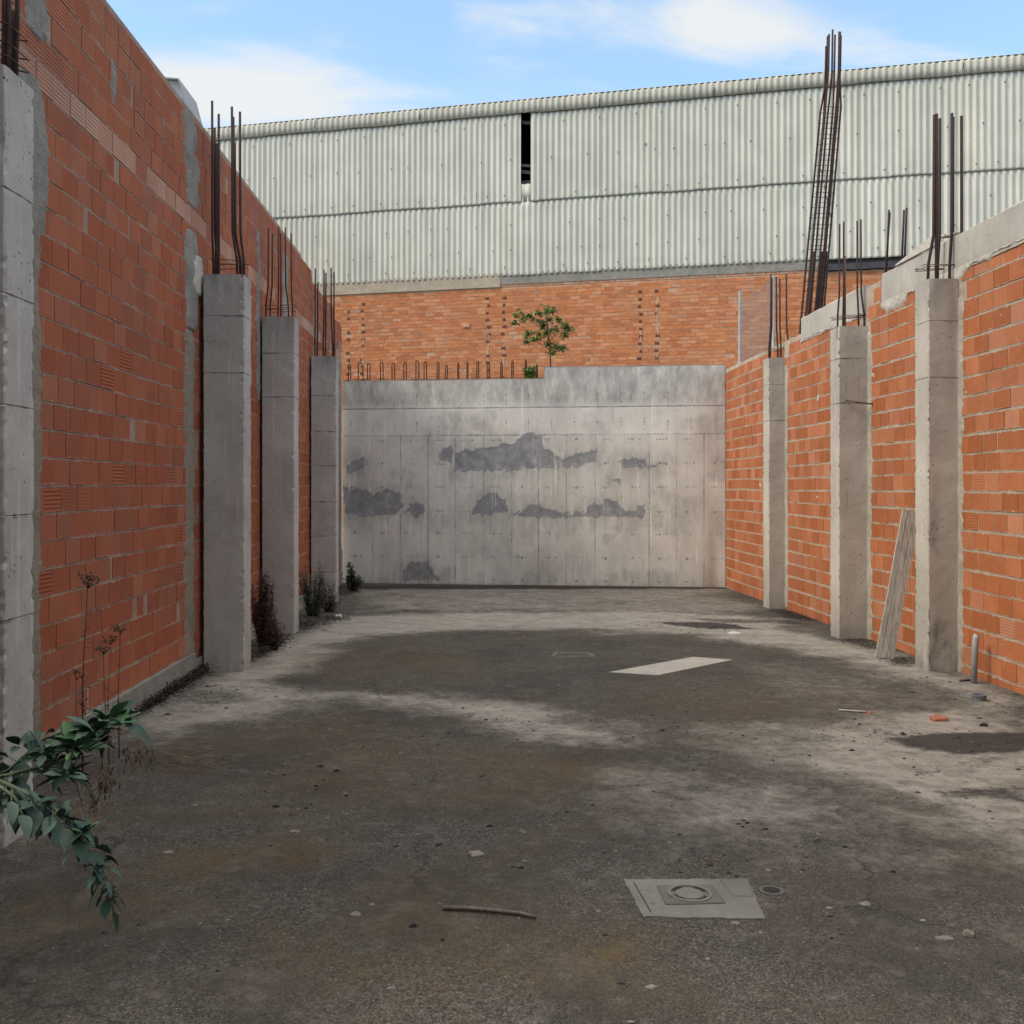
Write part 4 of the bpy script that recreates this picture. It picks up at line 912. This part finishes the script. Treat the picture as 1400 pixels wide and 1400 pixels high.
# big-leaved shrub hanging in from the left
sh = empty('shrub', (-2.05, 3.1, gz(3.1)), 'blue-green broad-leaved shrub reaching in from the left edge', 'shrub')
def shrub():
    st = MB(); lf = MB(); D = 3.1
    root = Vector((-2.05, D, gz(D))); fork = P(-60, 1070, D)
    st.tube([root, root+Vector((.05, 0, .35)), fork], .016, 7, r1=.010)
    def branch(pts, r0, r1, dens, Lf, young_tip=True):
        Lf *= 1.2; dens *= 1.45
        pts = [fork]+[P(x, y, d) for x, y, d in pts]; st.tube(pts, r0, 6, r1=r1)
        for i in range(len(pts)-1):
            n = max(1, int((pts[i+1]-pts[i]).length*dens))
            if i == 0: n = n//3
            for k in range(n):
                t = (k+random.random())/n; p = pts[i].lerp(pts[i+1], t); tan = (pts[i+1]-pts[i]).normalized()
                d = (rdir(-.9, .4)+tan*.5+Vector((0, -.2, -.25))).normalized(); L = Lf*random.uniform(.65, 1.1)*(1-.55*max(0, (i-2)/max(1, len(pts)-3))**1.5 if len(pts) > 6 else 1)
                q = p+d*.03; st.tube([p, q], .0022, 4); leaf(lf, q, d, L, L*random.uniform(.44, .60), random.uniform(.1, .55), mi=0)
    def rosette(x, y, d, n, Lf, mi=1, up=.1):
        p = P(x, y, d)
        for k in range(n):
            dr = rdir(-.35, .75); dr.z += up; L = 1.1*Lf*random.uniform(.55, 1.1); leaf(lf, p+dr.normalized()*.008, dr, L, L*.42, .12, mi=1 if (mi and k < n*.55) else 0)
    branch([(0, 1068, 3.1), (40, 1086, 3.05), (78, 1108, 3.0), (100, 1135, 3.0), (125, 1165, 3.0), (148, 1205, 3.0), (152, 1232, 3.0)], .008, .0025, 62, .070)
    branch([(10, 1060, 3.2), (55, 1048, 3.2), (90, 1040, 3.25), (100, 1022, 3.25)], .008, .004, 46, .080)
    branch([(10, 1055, 3.3), (60, 1010, 3.3), (100, 995, 3.35), (140, 978, 3.4), (165, 985, 3.4)], .008, .003, 44, .080)
    branch([(0, 1075, 3.0), (20, 1090, 2.95), (30, 1110, 2.95)], .006, .003, 40, .075)
    rosette(103, 1022, 3.22, 24, .095); rosette(75, 1040, 3.25, 10, .085); rosette(130, 1000, 3.3, 16, .09, 0); rosette(90, 1060, 3.15, 14, .075, 0); rosette(148, 985, 3.4, 22, .085); rosette(120, 1015, 3.3, 10, .085); rosette(170, 990, 3.4, 14, .065); rosette(50, 1100, 2.98, 8, .07, 0); rosette(85, 1120, 3.0, 7, .06, 0); rosette(115, 1140, 3.0, 20, .055); rosette(135, 1185, 3.0, 12, .04, 0)
    rosette(150, 1218, 3.0, 26, .022); rosette(152, 1232, 3.0, 20, .018); rosette(60, 1030, 3.2, 8, .085, 0); rosette(28, 1020, 3.25, 6, .08, 0); rosette(165, 975, 3.45, 10, .06)
    st.build('stem', M_STEM, sh); lf.build('foliage', [M_GL, M_GY], sh)
    # dry seed heads
    m = MB(); sd_ = MB()
    for (x, y, n, w) in ((143, 1070, 60, 16), (128, 1100, 18, 5), (180, 1030, 34, 14), (200, 1032, 18, 8), (152, 1225, 25, 8)):
        p0 = P(x-15, y-38, 3.2); p1 = P(x, y-8, 3.15); m.tube([P(95, 1040, 3.2), p0, p1], .0018, 4)
        for k in range(n):
            q = P(x+random.gauss(0, w*.5), y+random.gauss(0, 12), 3.15+random.uniform(-.05, .05)); m.tube([p1.lerp(q, .4), q], .0008, 3); leaf(sd_, q, Vector((random.uniform(-.3, .3), 0, -1)), .018, .009, 0, seg=2)
    m.build('dry_twig', M_TWIG, sh); sd_.build('seed_head', M_DRY, sh)
shrub()
# tall dry stalks against the left wall
def stalk(pb, pt, D, heads, label, seed, leaves=0, r=.006, name='dry_weed', umb=.07, upto=1.0):
    random.seed(seed); b = G(*pb) if len(pb) == 2 else Vector(pb); D = D or b.y; b = P(pb[0], pb[1], D); b.z = gz(D)
    t = P(pt[0], pt[1], D); root = empty(name, b, label, 'dead weed', 'dry weed stalks at the foot of the left wall'); m = MB(); h = MB()
    mid = b.lerp(t, .5)+Vector((random.uniform(-.02, .02), 0, 0)); m.tube([b, mid, t], r, 6, r1=r*.5)
    for k in range(heads):
        d = rdir(.1, .9); q = t+d*random.uniform(.4, 1)*umb; m.tube([t-Vector((0, 0, .02)), q], .0018, 4)
        for j in range(9): leaf(h, q+rdir()*.012, rdir(-.6, .8), .022, .010, 0, seg=2)
    for k in range(leaves):
        f = random.uniform(.15, .45) if k % 3 else random.uniform(.1, .8); p = b.lerp(t, f); d = rdir(-.3, .6); leaf(h, p, d, random.uniform(.02, .055), .010, .3, seg=3)
    m.build('stem', M_TWIG, root); h.build('seed_head', M_DRY, root); return root
stalk((113, 1030), (120, 800), 5.9, 11, 'tallest dry weed stalk with a branched seed head by the left wall', 1, 70, .0055, umb=.09)
stalk((139, 1030), (141, 890), 6.0, 6, 'shorter thin dry stalk, between the tallest stalk and its taller neighbour', 2, 26, .0035, umb=.045)
stalk((149, 1030), (151, 877), 6.15, 6, 'middle dry weed stalk in the row by the left wall', 3, 30, .0035, umb=.045)
stalk((163, 1020), (165, 862), 6.3, 6, 'rightmost dry weed stalk in the row by the left wall', 4, 30, .004, umb=.05)
stalk((103, 1040), (104, 925), 5.8, 5, 'short dry stalk left of the tallest stalk', 5, 14, .003, umb=.04)
random.seed(99)
def bush(name, cx, cy, D, wpx, hpx, n, mats, label, cat, L=.03, stems=14, group=None, ground=True, dens=1, wd=.4):
    b = P(cx, cy, D)
    if ground: b.z = gz(D)
    root = empty(name, b, label, cat, group); m = MB(); h = MB(); w = wpx/F*D; ht = hpx/F*D
    for s in range(stems):
        a = random.uniform(0, 2*math.pi); rr = random.random()**.6*w; t = b+Vector((math.cos(a)*rr, math.sin(a)*rr*.6, ht*random.uniform(.45, 1)*(1-.3*rr/w)))
        s0 = b+Vector((math.cos(a)*rr*.3, math.sin(a)*rr*.2, 0)); mid = s0.lerp(t, .5)+Vector((random.gauss(0, .02), random.gauss(0, .02), 0)); m.tube([s0, mid, t], .0035, 4, r1=.0015)
        for k in range(n):
            f = random.random()**.7; p = (s0.lerp(mid, f*2) if f < .5 else mid.lerp(t, f*2-1))+rdir()*w*.12*dens; leaf(h, p, rdir(-.4, .9), L*random.uniform(.5, 1.2), L*wd, .2, seg=2)
    m.build('stem', mats[0], root); h.build('foliage', mats[1], root); return root
M_RBL = leafmat('rusty_leaf', (.045, .022, .020), (.11, .055, .04), .9); M_GD = leafmat('dusty_green', (.05, .07, .045), (.12, .14, .09), .8)
bush('dry_weed', 360, 902, 11.1, 20, 118, 80, (M_TWIG, M_RBL), 'rusty brown dead weeds between the second and third left pillars', 'dead weed', .032, 60)
bush('dry_weed', 375, 896, 10.8, 14, 55, 40, (M_TWIG, M_RBL), 'low dark dead weeds at the foot of the third left pillar', 'dead weed', .03, 40)
bush('weed', 428, 855, 13.9, 24, 92, 75, (M_TWIG, M_GD), 'half-dry greyish weeds between the third and last left pillars', 'weed', .034, 52)
bush('dry_weed', 450, 850, 14.4, 18, 52, 34, (M_TWIG, M_DRY), 'low straw-coloured weeds before the last left pillar', 'dead weed', .03, 40)
bush('weed', 482, 812, 17.6, 17, 44, 60, (M_STEM, M_GD), 'small dark green weed in the far left corner of the yard', 'weed', .07, 16, wd=.5)
# little tree growing on top of the end wall
def tree():
    D = 18.95; base = P(753, 500, D); base.z = ZHI-.02
    root = empty('tree', base, 'small green sapling growing out of the top of the end wall', 'tree'); m = MB(); h = MB(); random.seed(5)
    hub = P(747, 440, D); m.tube([base, P(752, 480, D), P(750, 462, D), hub, P(748, 425, D)], .014, 6, r1=.005)
    cl = [(709, 430, 1), (702, 441, .8), (718, 434, .9), (726, 432, .7), (735, 428, .7), (745, 424, 1), (755, 424, .9), (750, 438, .9), (742, 446, .8), (757, 450, .9), (770, 445, .9), (777, 450, 1), (772, 458, .8), (764, 436, .7), (722, 456, 1), (730, 462, .9), (719, 465, .7), (737, 458, .8), (750, 470, .9), (760, 475, 1), (770, 474, .9), (757, 482, .6), (738, 440, .7), (748, 455, .7)]
    for (x, y, k) in cl:
        c = P(x, y, D+random.uniform(-.25, .25)); s0 = P(751, min(485, y+22), D) if abs(x-750) > 10 else hub
        m.tube([s0, s0.lerp(c, .55)+Vector((0, 0, -.01)), c], .005, 4, r1=.002)
        for t in range(int(16*k)):
            e = c+rdir()*random.uniform(.02, .11)*k; m.tube([c, e], .0013, 3)
            for q in range(7): leaf(h, e, rdir(-.8, .5), random.uniform(.045, .085), .026, .25, seg=2)
    m.build('trunk', M_TWIG, root); h.build('crown', M_TRL, root)
tree()
random.seed(17)
b_ = bush('weed', 727, 518, 19.05, 15, 20, 34, (M_STEM, M_TRL), 'leafy green tuft on the end wall beside its step', 'weed', .075, 14, ground=False, wd=.5); 
# leaf litter along the foot of the left wall, dry grass
def litter(name, spots, label, mat, L=.025, kind='stuff'):
    m = MB()
    for (px, py, rx, ry, n, hgt) in spots:
        c = G(px, py)
        for k in range(n):
            x = c.x+random.gauss(0, rx); y = c.y+random.gauss(0, ry)
            if x < XL+.05: x = XL+.05+random.random()*.05
            p = Vector((x, y, gz(y)+random.random()*hgt)); leaf(m, p, rdir(-.2, .7), random.uniform(.4, 1.3)*L, L*.45, .1, seg=2)
    return tag(m.build(name, mat), label, None, None, kind)
litter('leaf_litter', [(200+8*i, 970-5.6*i, .06, .18, 230, .05+.05*random.random()) for i in range(10)], 'dark dead leaves and soil heaped along the left wall', M_LIT, .03)
litter('leaf_litter', [(352, 897, .05, .2, 300, .06), (368, 888, .08, .2, 300, .05), (385, 877, .06, .2, 150, .03), (418, 857, .08, .25, 300, .05), (440, 850, .12, .25, 300, .05), (462, 847, .10, .2, 160, .03), (475, 812, .1, .3, 160, .03)], 'dark dead leaves and soil at the feet of the left pillars', M_LIT, .035)
litter('leaf_litter', [(1085, 842, .10, .3, 200, .05), (1105, 848, .1, .2, 120, .04), (1170, 878, .10, .12, 160, .03), (1190, 885, .05, .1, 60, .03), (1232, 905, .07, .10, 160, .03), (1000, 856, .3, .2, 60, .01), (940, 855, .3, .2, 60, .01)], 'black soil and leaf scraps at the feet of the right pillars', M_LIT, .028)
m = MB()
for k in range(240):
    c = G(random.gauss(238, 26), random.gauss(1040, 9)); a = random.uniform(-.2, 1.2); L = random.uniform(.05, .20); d = Vector((math.cos(a), -math.sin(a)*.8, random.uniform(.02, .35)))
    c.z += .004; m.tube([c, c+d*L*.6, c+d*L+Vector((0, 0, -.02*L/.2))], .0009, 3)
for k in range(60):
    c = G(random.gauss(120, 18), random.gauss(1085, 22)); a = random.uniform(0, 3.1); L = random.uniform(.04, .12); c.z += .004; m.tube([c, c+Vector((math.cos(a)*L, math.sin(a)*L, random.uniform(0, .05)))], .0008, 3)
tag(m.build('dry_grass', M_STRAW), 'flattened straw-coloured dry grass on the left of the floor', None, None, 'stuff')

# ------------------------------------------------------------------ things on the floor
def quadslab(name, pts, h, mat, lift=0.002, parent=None, jag=0, seed=1, sub=1):
    ws = [G(*p) for p in pts]; out = []
    rd = random.Random(seed)
    for i in range(len(ws)):
        a, b = ws[i], ws[(i+1) % len(ws)]
        for k in range(sub):
            q = a.lerp(b, k/sub); out.append(Vector((q.x+rd.uniform(-jag, jag), q.y+rd.uniform(-jag, jag), gz(q.y))))
    n = len(out); vs = [v+Vector((0, 0, -.01)) for v in out]; c = sum(out, Vector())/n
    vs += [v+Vector((0, 0, lift+h*.7)) for v in out]; vs += [c+(v-c)*(1-.006/max(.05, (v-c).length))+Vector((0, 0, lift+h)) for v in out]
    m = MB(); fs = [(i, (i+1) % n, n+(i+1) % n, n+i) for i in range(n)]+[(n+i, n+(i+1) % n, 2*n+(i+1) % n, 2*n+i) for i in range(n)]+[tuple(range(2*n, 3*n))]
    m.add(vs, fs)
    return m.build(name, mat, parent)
M_SLAB = concrete('manhole_concrete', (.095, .090, .080), (.185, .176, .158), holes=.6); M_SLAB2 = concrete('lid_concrete', (.075, .072, .065), (.135, .128, .117), holes=.6)
M_FAINT = mortarmat('worn_cover', (.13, .118, .098), (.20, .18, .15)); M_FAINT2 = mortarmat('worn_lid', (.07, .063, .053), (.11, .097, .08))
M_PALE = simple('pale_board', (.36, .33, .29), (.29, .265, .23), 6, .9, .002)
mhc = G(950, 1230); mh = empty('drain_cover', mhc, 'square concrete drain cover with a round ring, set in the near floor', 'drain cover')
quadslab('surround', [(852, 1204), (1022, 1203), (1046, 1258), (880, 1255)], .005, M_SLAB, parent=mh, jag=.0045, sub=14, seed=3)
lid_ = quadslab('lid', [(898, 1214), (975, 1213), (992, 1238), (910, 1240)], .011, M_SLAB2, parent=mh)
def ring(m, c, r0, r1, z0, z1, a0=0, a1=2*math.pi, n=28):
    vs = []; cl = abs(a1-a0-2*math.pi) < 1e-6; k = n if cl else n+1
    for i in range(k):
        a = a0+(a1-a0)*i/n
        for (r, z) in ((r0, z0), (r0, z1), (r1, z1), (r1, z0)): vs.append((c.x+r*math.cos(a), c.y+r*math.sin(a), c.z+z))
    fs = []
    for i in range(n):
        j = (i+1) % k
        for q in range(4): fs.append((i*4+q, i*4+(q+1) % 4, j*4+(q+1) % 4, j*4+q))
    m.add(vs, fs)
c = G(943, 1226)
m = MB(); ring(m, c, .075, .088, .006, .017); m.build('ring', M_SLAB, lid_)
m = MB(); 
for a in (.3, 1.9, 3.4, 5.0): m = MB(); ring(m, c, .060, .074, .006, .0150, a, a+.8, 8); m.build('ring_slot', M_DARK, lid_)
m = MB(); ring(m, c, .001, .055, .006, .0155); m.build('ring_centre', M_SLAB, lid_)
m = MB(); m.tube([G(866, 1208)+Vector((0, 0, .006)), G(890, 1250)+Vector((0, 0, .006))], .003, 4); m.build('joint_line', M_DARK, mh)
quadslab('chipped_corner', [(985, 1206), (1017, 1205), (1032, 1228), (1003, 1228)], .009, M_SLAB, parent=mh, jag=.004, sub=4)
pc = G(1055, 1218); m = MB(); ring(m, pc, .036, .050, -.02, .004, n=20); rh = empty('drain_pipe', pc, 'small dark round drain opening flush with the floor beside the drain cover', 'drain')
m.build('collar', M_SLAB2, rh); m = MB(); ring(m, pc, .001, .036, -.02, .003, n=20); m.build('opening', M_DARK, rh)
tag(quadslab('sheet', [(832, 920), (948, 899), (1002, 903), (900, 924)], .006, M_PALE, lift=.003), 'pale rectangular sheet lying flat in the middle of the floor', 'sheet')
sh2 = empty('drain_cover', G(785, 896), 'faint rectangular drain cover sunk in the middle of the floor', 'drain cover')
quadslab('frame', [(752, 898), (758, 892), (808, 892), (814, 898)], .001, M_FAINT, lift=.001, parent=sh2, jag=.02, sub=8); quadslab('lid', [(759, 896.6), (763, 893.4), (803, 893.4), (807, 896.6)], .0035, M_FAINT2, lift=.001, parent=sh2)
m = MB(); pts = [G(605, 1245), G(640, 1246), G(685, 1250), G(712, 1253), G(732, 1258)]; pts = [p+Vector((0, 0, .012)) for p in pts]; m.tube(pts, .0085, 7, r1=.007)
tag(m.build('stick', simple('stick_wood', (.16, .13, .115), (.09, .07, .06), 30)), 'thin curved brown stick lying in the foreground', 'stick')
def rock(name, px, py, sx, sy, h, mat, label, cat, seed, rot=0):
    rd = random.Random(seed); c = G(px, py); m = MB(); n = 9; vs = []
    for (z, k) in ((0, 1), (h*.6, .95), (h, .72)):
        for i in range(n):
            a = 2*math.pi*i/n+rot; jr = random.Random(seed*50+i).uniform(.55, 1.2); vs.append((c.x+sx*k*jr*math.cos(a), c.y+sy*k*jr*math.sin(a), c.z+z+rd.uniform(-.22, .22)*h-.001))
    m.add(vs, [(r*n+i, r*n+(i+1) % n, (r+1)*n+(i+1) % n, (r+1)*n+i) for r in range(2) for i in range(n)]+[tuple(range(2*n, 3*n))]); return tag(m.build(name, mat), label, cat)
M_STONE = mortarmat('pale_stone', (.22, .20, .175), (.31, .28, .245)); M_SHARD = simple('brick_shard', (.36, .13, .075), (.25, .09, .06), 20)
M_WHITE = simple('white_rubbish', (.62, .62, .62), (.45, .45, .46), 30)
rock('stone', 652, 1169, .045, .040, .012, M_STONE, 'largest flat pale mortar scrap in the centre foreground', 'stone', 1)
rock('stone', 404, 1138, .028, .022, .010, M_STONE, 'small pale stone chip left of the centre foreground', 'stone', 2)
rock('stone', 229, 1167, .026, .018, .010, M_STONE, 'small pale stone chip nearest the shrub', 'stone', 3)
rock('stone', 1325, 1279, .030, .026, .018, M_STONE, 'pale mortar lump near the lower right corner', 'stone', 4)
rock('stone', 1290, 1283, .045, .018, .006, M_STONE, 'flat pale crust just left of the lower right mortar lump', 'stone', 5)
rock('stone', 890, 1350, .030, .016, .006, M_STONE, 'pale crumb at the bottom edge right of centre', 'stone', 6)
rock('brick_shard', 1281, 985, .075, .06, .03, M_SHARD, 'red brick shard, the larger one on the right of the floor', 'brick shard', 7)
rock('brick_shard', 1187, 975, .030, .03, .014, M_SHARD, 'small brick crumb at the end of the pale strip of wood', 'brick shard', 8)
rock('brick_shard', 1346, 992, .04, .03, .015, M_LIT, 'dark brown shard right of the larger red one', 'brick shard', 9)
rock('rubbish', 1003, 867, .09, .07, .025, M_WHITE, 'scrap of white rubbish on the far right of the floor', 'rubbish', 10)
rock('rubbish', 462, 845, .05, .05, .05, M_WHITE, 'scrap of white rubbish by the last left pillar', 'rubbish', 11)
m = MB(); a = G(1146, 972); b = G(1184, 975); m.tube([a+Vector((0, 0, .008)), b+Vector((0, 0, .008))], .008, 5); tag(m.build('wood_strip', M_PLANK), 'short pale strip of wood on the right of the floor', 'wood')
m = MB(); a = G(1312, 932); b = G(1330, 931); m.tube([a+Vector((0, 0, .01)), b+Vector((0, 0, .01))], .009, 5); tag(m.build('stick', M_TWIG), 'short dark stick at the foot of the upright plastic pipe', 'stick')
# pebbles, crumbs of aggregate
m = MB(); random.seed(4)
for k in range(3000):
    y = 2.9+random.random()**1.7*7; x = random.uniform(-2.3, 4.3)
    if abs(x) > y*.56+.3: continue
    s = random.uniform(.0018, .0055)*(1.6 if random.random() < .06 else 1); z = gz(y)
    a = random.uniform(0, 6.28); vs = [(x+s*math.cos(a+i*1.571)*random.uniform(.7, 1.2), y+s*math.sin(a+i*1.571), z+.0005) for i in range(4)]+[(x+random.uniform(-.3, .3)*s, y, z+s*random.uniform(.7, 1.1))]
    m.add(vs, [(0, 1, 4), (1, 2, 4), (2, 3, 4), (3, 0, 4)], col=(random.random(), 0, 0))
n = N('pebble'); a_ = n.attr('bc'); n.fin(n.mix(n.ma('POWER', a_[0], 2.5), (.05, .045, .04), (.26, .24, .215)), None, .9)
tag(m.build('gravel', n.m), 'loose grit scattered over the floor', None, None, 'stuff')

# ------------------------------------------------------------------ plank pair leaning on the right pillar
lp = empty('plank', G(1210, 902), 'weathered grey grooved plank leaning against the nearest right pillar', 'plank')
def plank():
    # foot on the floor, head against the aisle side of the pillar's far edge
    A = G(1197, 898); B = G(1220, 903.5); C = Vector((4.14, 9.86, EYE+(VY-703)/F*9.7)); u = (B-A); w = u.length; u.normalize()
    Dn = Vector((4.142, 9.70, C.z)); 
    f0 = G(1208.5, 901); hw = .085
    f0 = G(1208, 900); up = Vector((4.338, f0.y+.06, ZT(699, f0.y+.06)))-f0; Lp = up.length; up.normalize(); u = Vector((1, -.10, 0)); u = (u-up*u.dot(up)).normalized(); nr = u.cross(up)
    if nr.y > 0: nr = -nr
    f0 = f0+Vector((0, 0, .002))
    def board(name, a, b, h0, h1, off=0):
        m = MB(); vs = []
        for i in range(13):
            t = i/12; wv = .0025*math.sin(t*9+a*30)
            for (s, h) in ((a, h0), (b, h0), (b, h1), (a, h1)):
                vs.append(f0+up*(Lp*t+off*(1 if t > 0 else 0))+u*(s+wv)-nr*(h)*-1)
        fs = [(i*4+q, i*4+(q+1) % 4, (i+1)*4+(q+1) % 4, (i+1)*4+q) for i in range(12) for q in range(4)]+[(3, 2, 1, 0), (48, 49, 50, 51)]
        m.add(vs, fs); return m.build(name, M_PLANK, lp)
    board('board', -.085, -.038, .008, .032, -.0); board('board', -.036, .020, .006, .030); board('board', .0225, .085, .008, .033, .008)
    board('backing_board', -.080, .080, -.012, .0055)
plank()
# pvc pipes
M_PVC = simple('grey_pvc', (.36, .37, .38), (.30, .31, .32), 8, .5, .0005); M_PVC2 = simple('dark_pvc', (.16, .175, .19), (.12, .13, .14), 8, .5, .0005)
b = G(1331, 934); t = P(1334, 869, b.y); pp = empty('plastic_pipe', b, 'upright grey plastic pipe at the foot of the right wall', 'pipe')
m = MB(); m.tube([b-Vector((0, 0, .03)), b.lerp(t, .9), t+Vector((0, 0, -.02)), t+Vector((.012, 0, .004))], .026, 14); m.build('tube', M_PVC, pp)
m = MB(); tt = t+Vector((.012, 0, .0042)); ring(m, tt, .001, .019, -.01, .003, n=14); m.build('opening', M_DARK, pp)
b = G(1338, 957); sp_ = empty('pipe_stub', b, 'short dark grey plastic pipe stub beside the upright pipe', 'pipe')
m = MB(); ring(m, b, .042, .055, -.01, .045, n=22); ring(m, b, .055, .060, .030, .046, n=22); m.build('collar', M_PVC2, sp_)
m = MB(); ring(m, b, .001, .042, -.01, .018, n=22); m.build('plug', M_PVC2, sp_)
# scraps blown over the floor
random.seed(31); m = MB()
for k in range(900):
    if k % 3: cx_, cy_ = random.choice(((1180, 1000), (1290, 1015), (1330, 1090), (1240, 935), (950, 857), (1050, 850), (330, 950), (620, 985), (1000, 1140), (430, 1080), (900, 990), (1340, 965)))
    else: cx_, cy_ = random.uniform(200, 1300), random.uniform(850, 1300)
    c = G(cx_, cy_); x = c.x+random.gauss(0, .35); y = c.y+random.gauss(0, .35)
    if not (XL+.1 < x < XR-.1 and 2.9 < y < 18): continue
    sz = random.uniform(.004, .014)*(1.8 if random.random() < .08 else 1); z = gz(y); a = random.uniform(0, 6.28)
    vs = [(x+sz*math.cos(a+i*1.257)*random.uniform(.6, 1.5), y+sz*math.sin(a+i*1.257)*random.uniform(.5, 1), z+random.uniform(.0, .003)) for i in range(5)]+[(x, y, z+sz*random.uniform(.3, .7))]
    m.add(vs, [(i, (i+1) % 5, 5) for i in range(5)], mi=random.choice((0, 0, 1, 2)))
tag(m.build('debris', [M_LIT, M_STONE, M_TWIG]), 'dark and pale crumbs of rubble scattered over the floor', None, None, 'stuff')
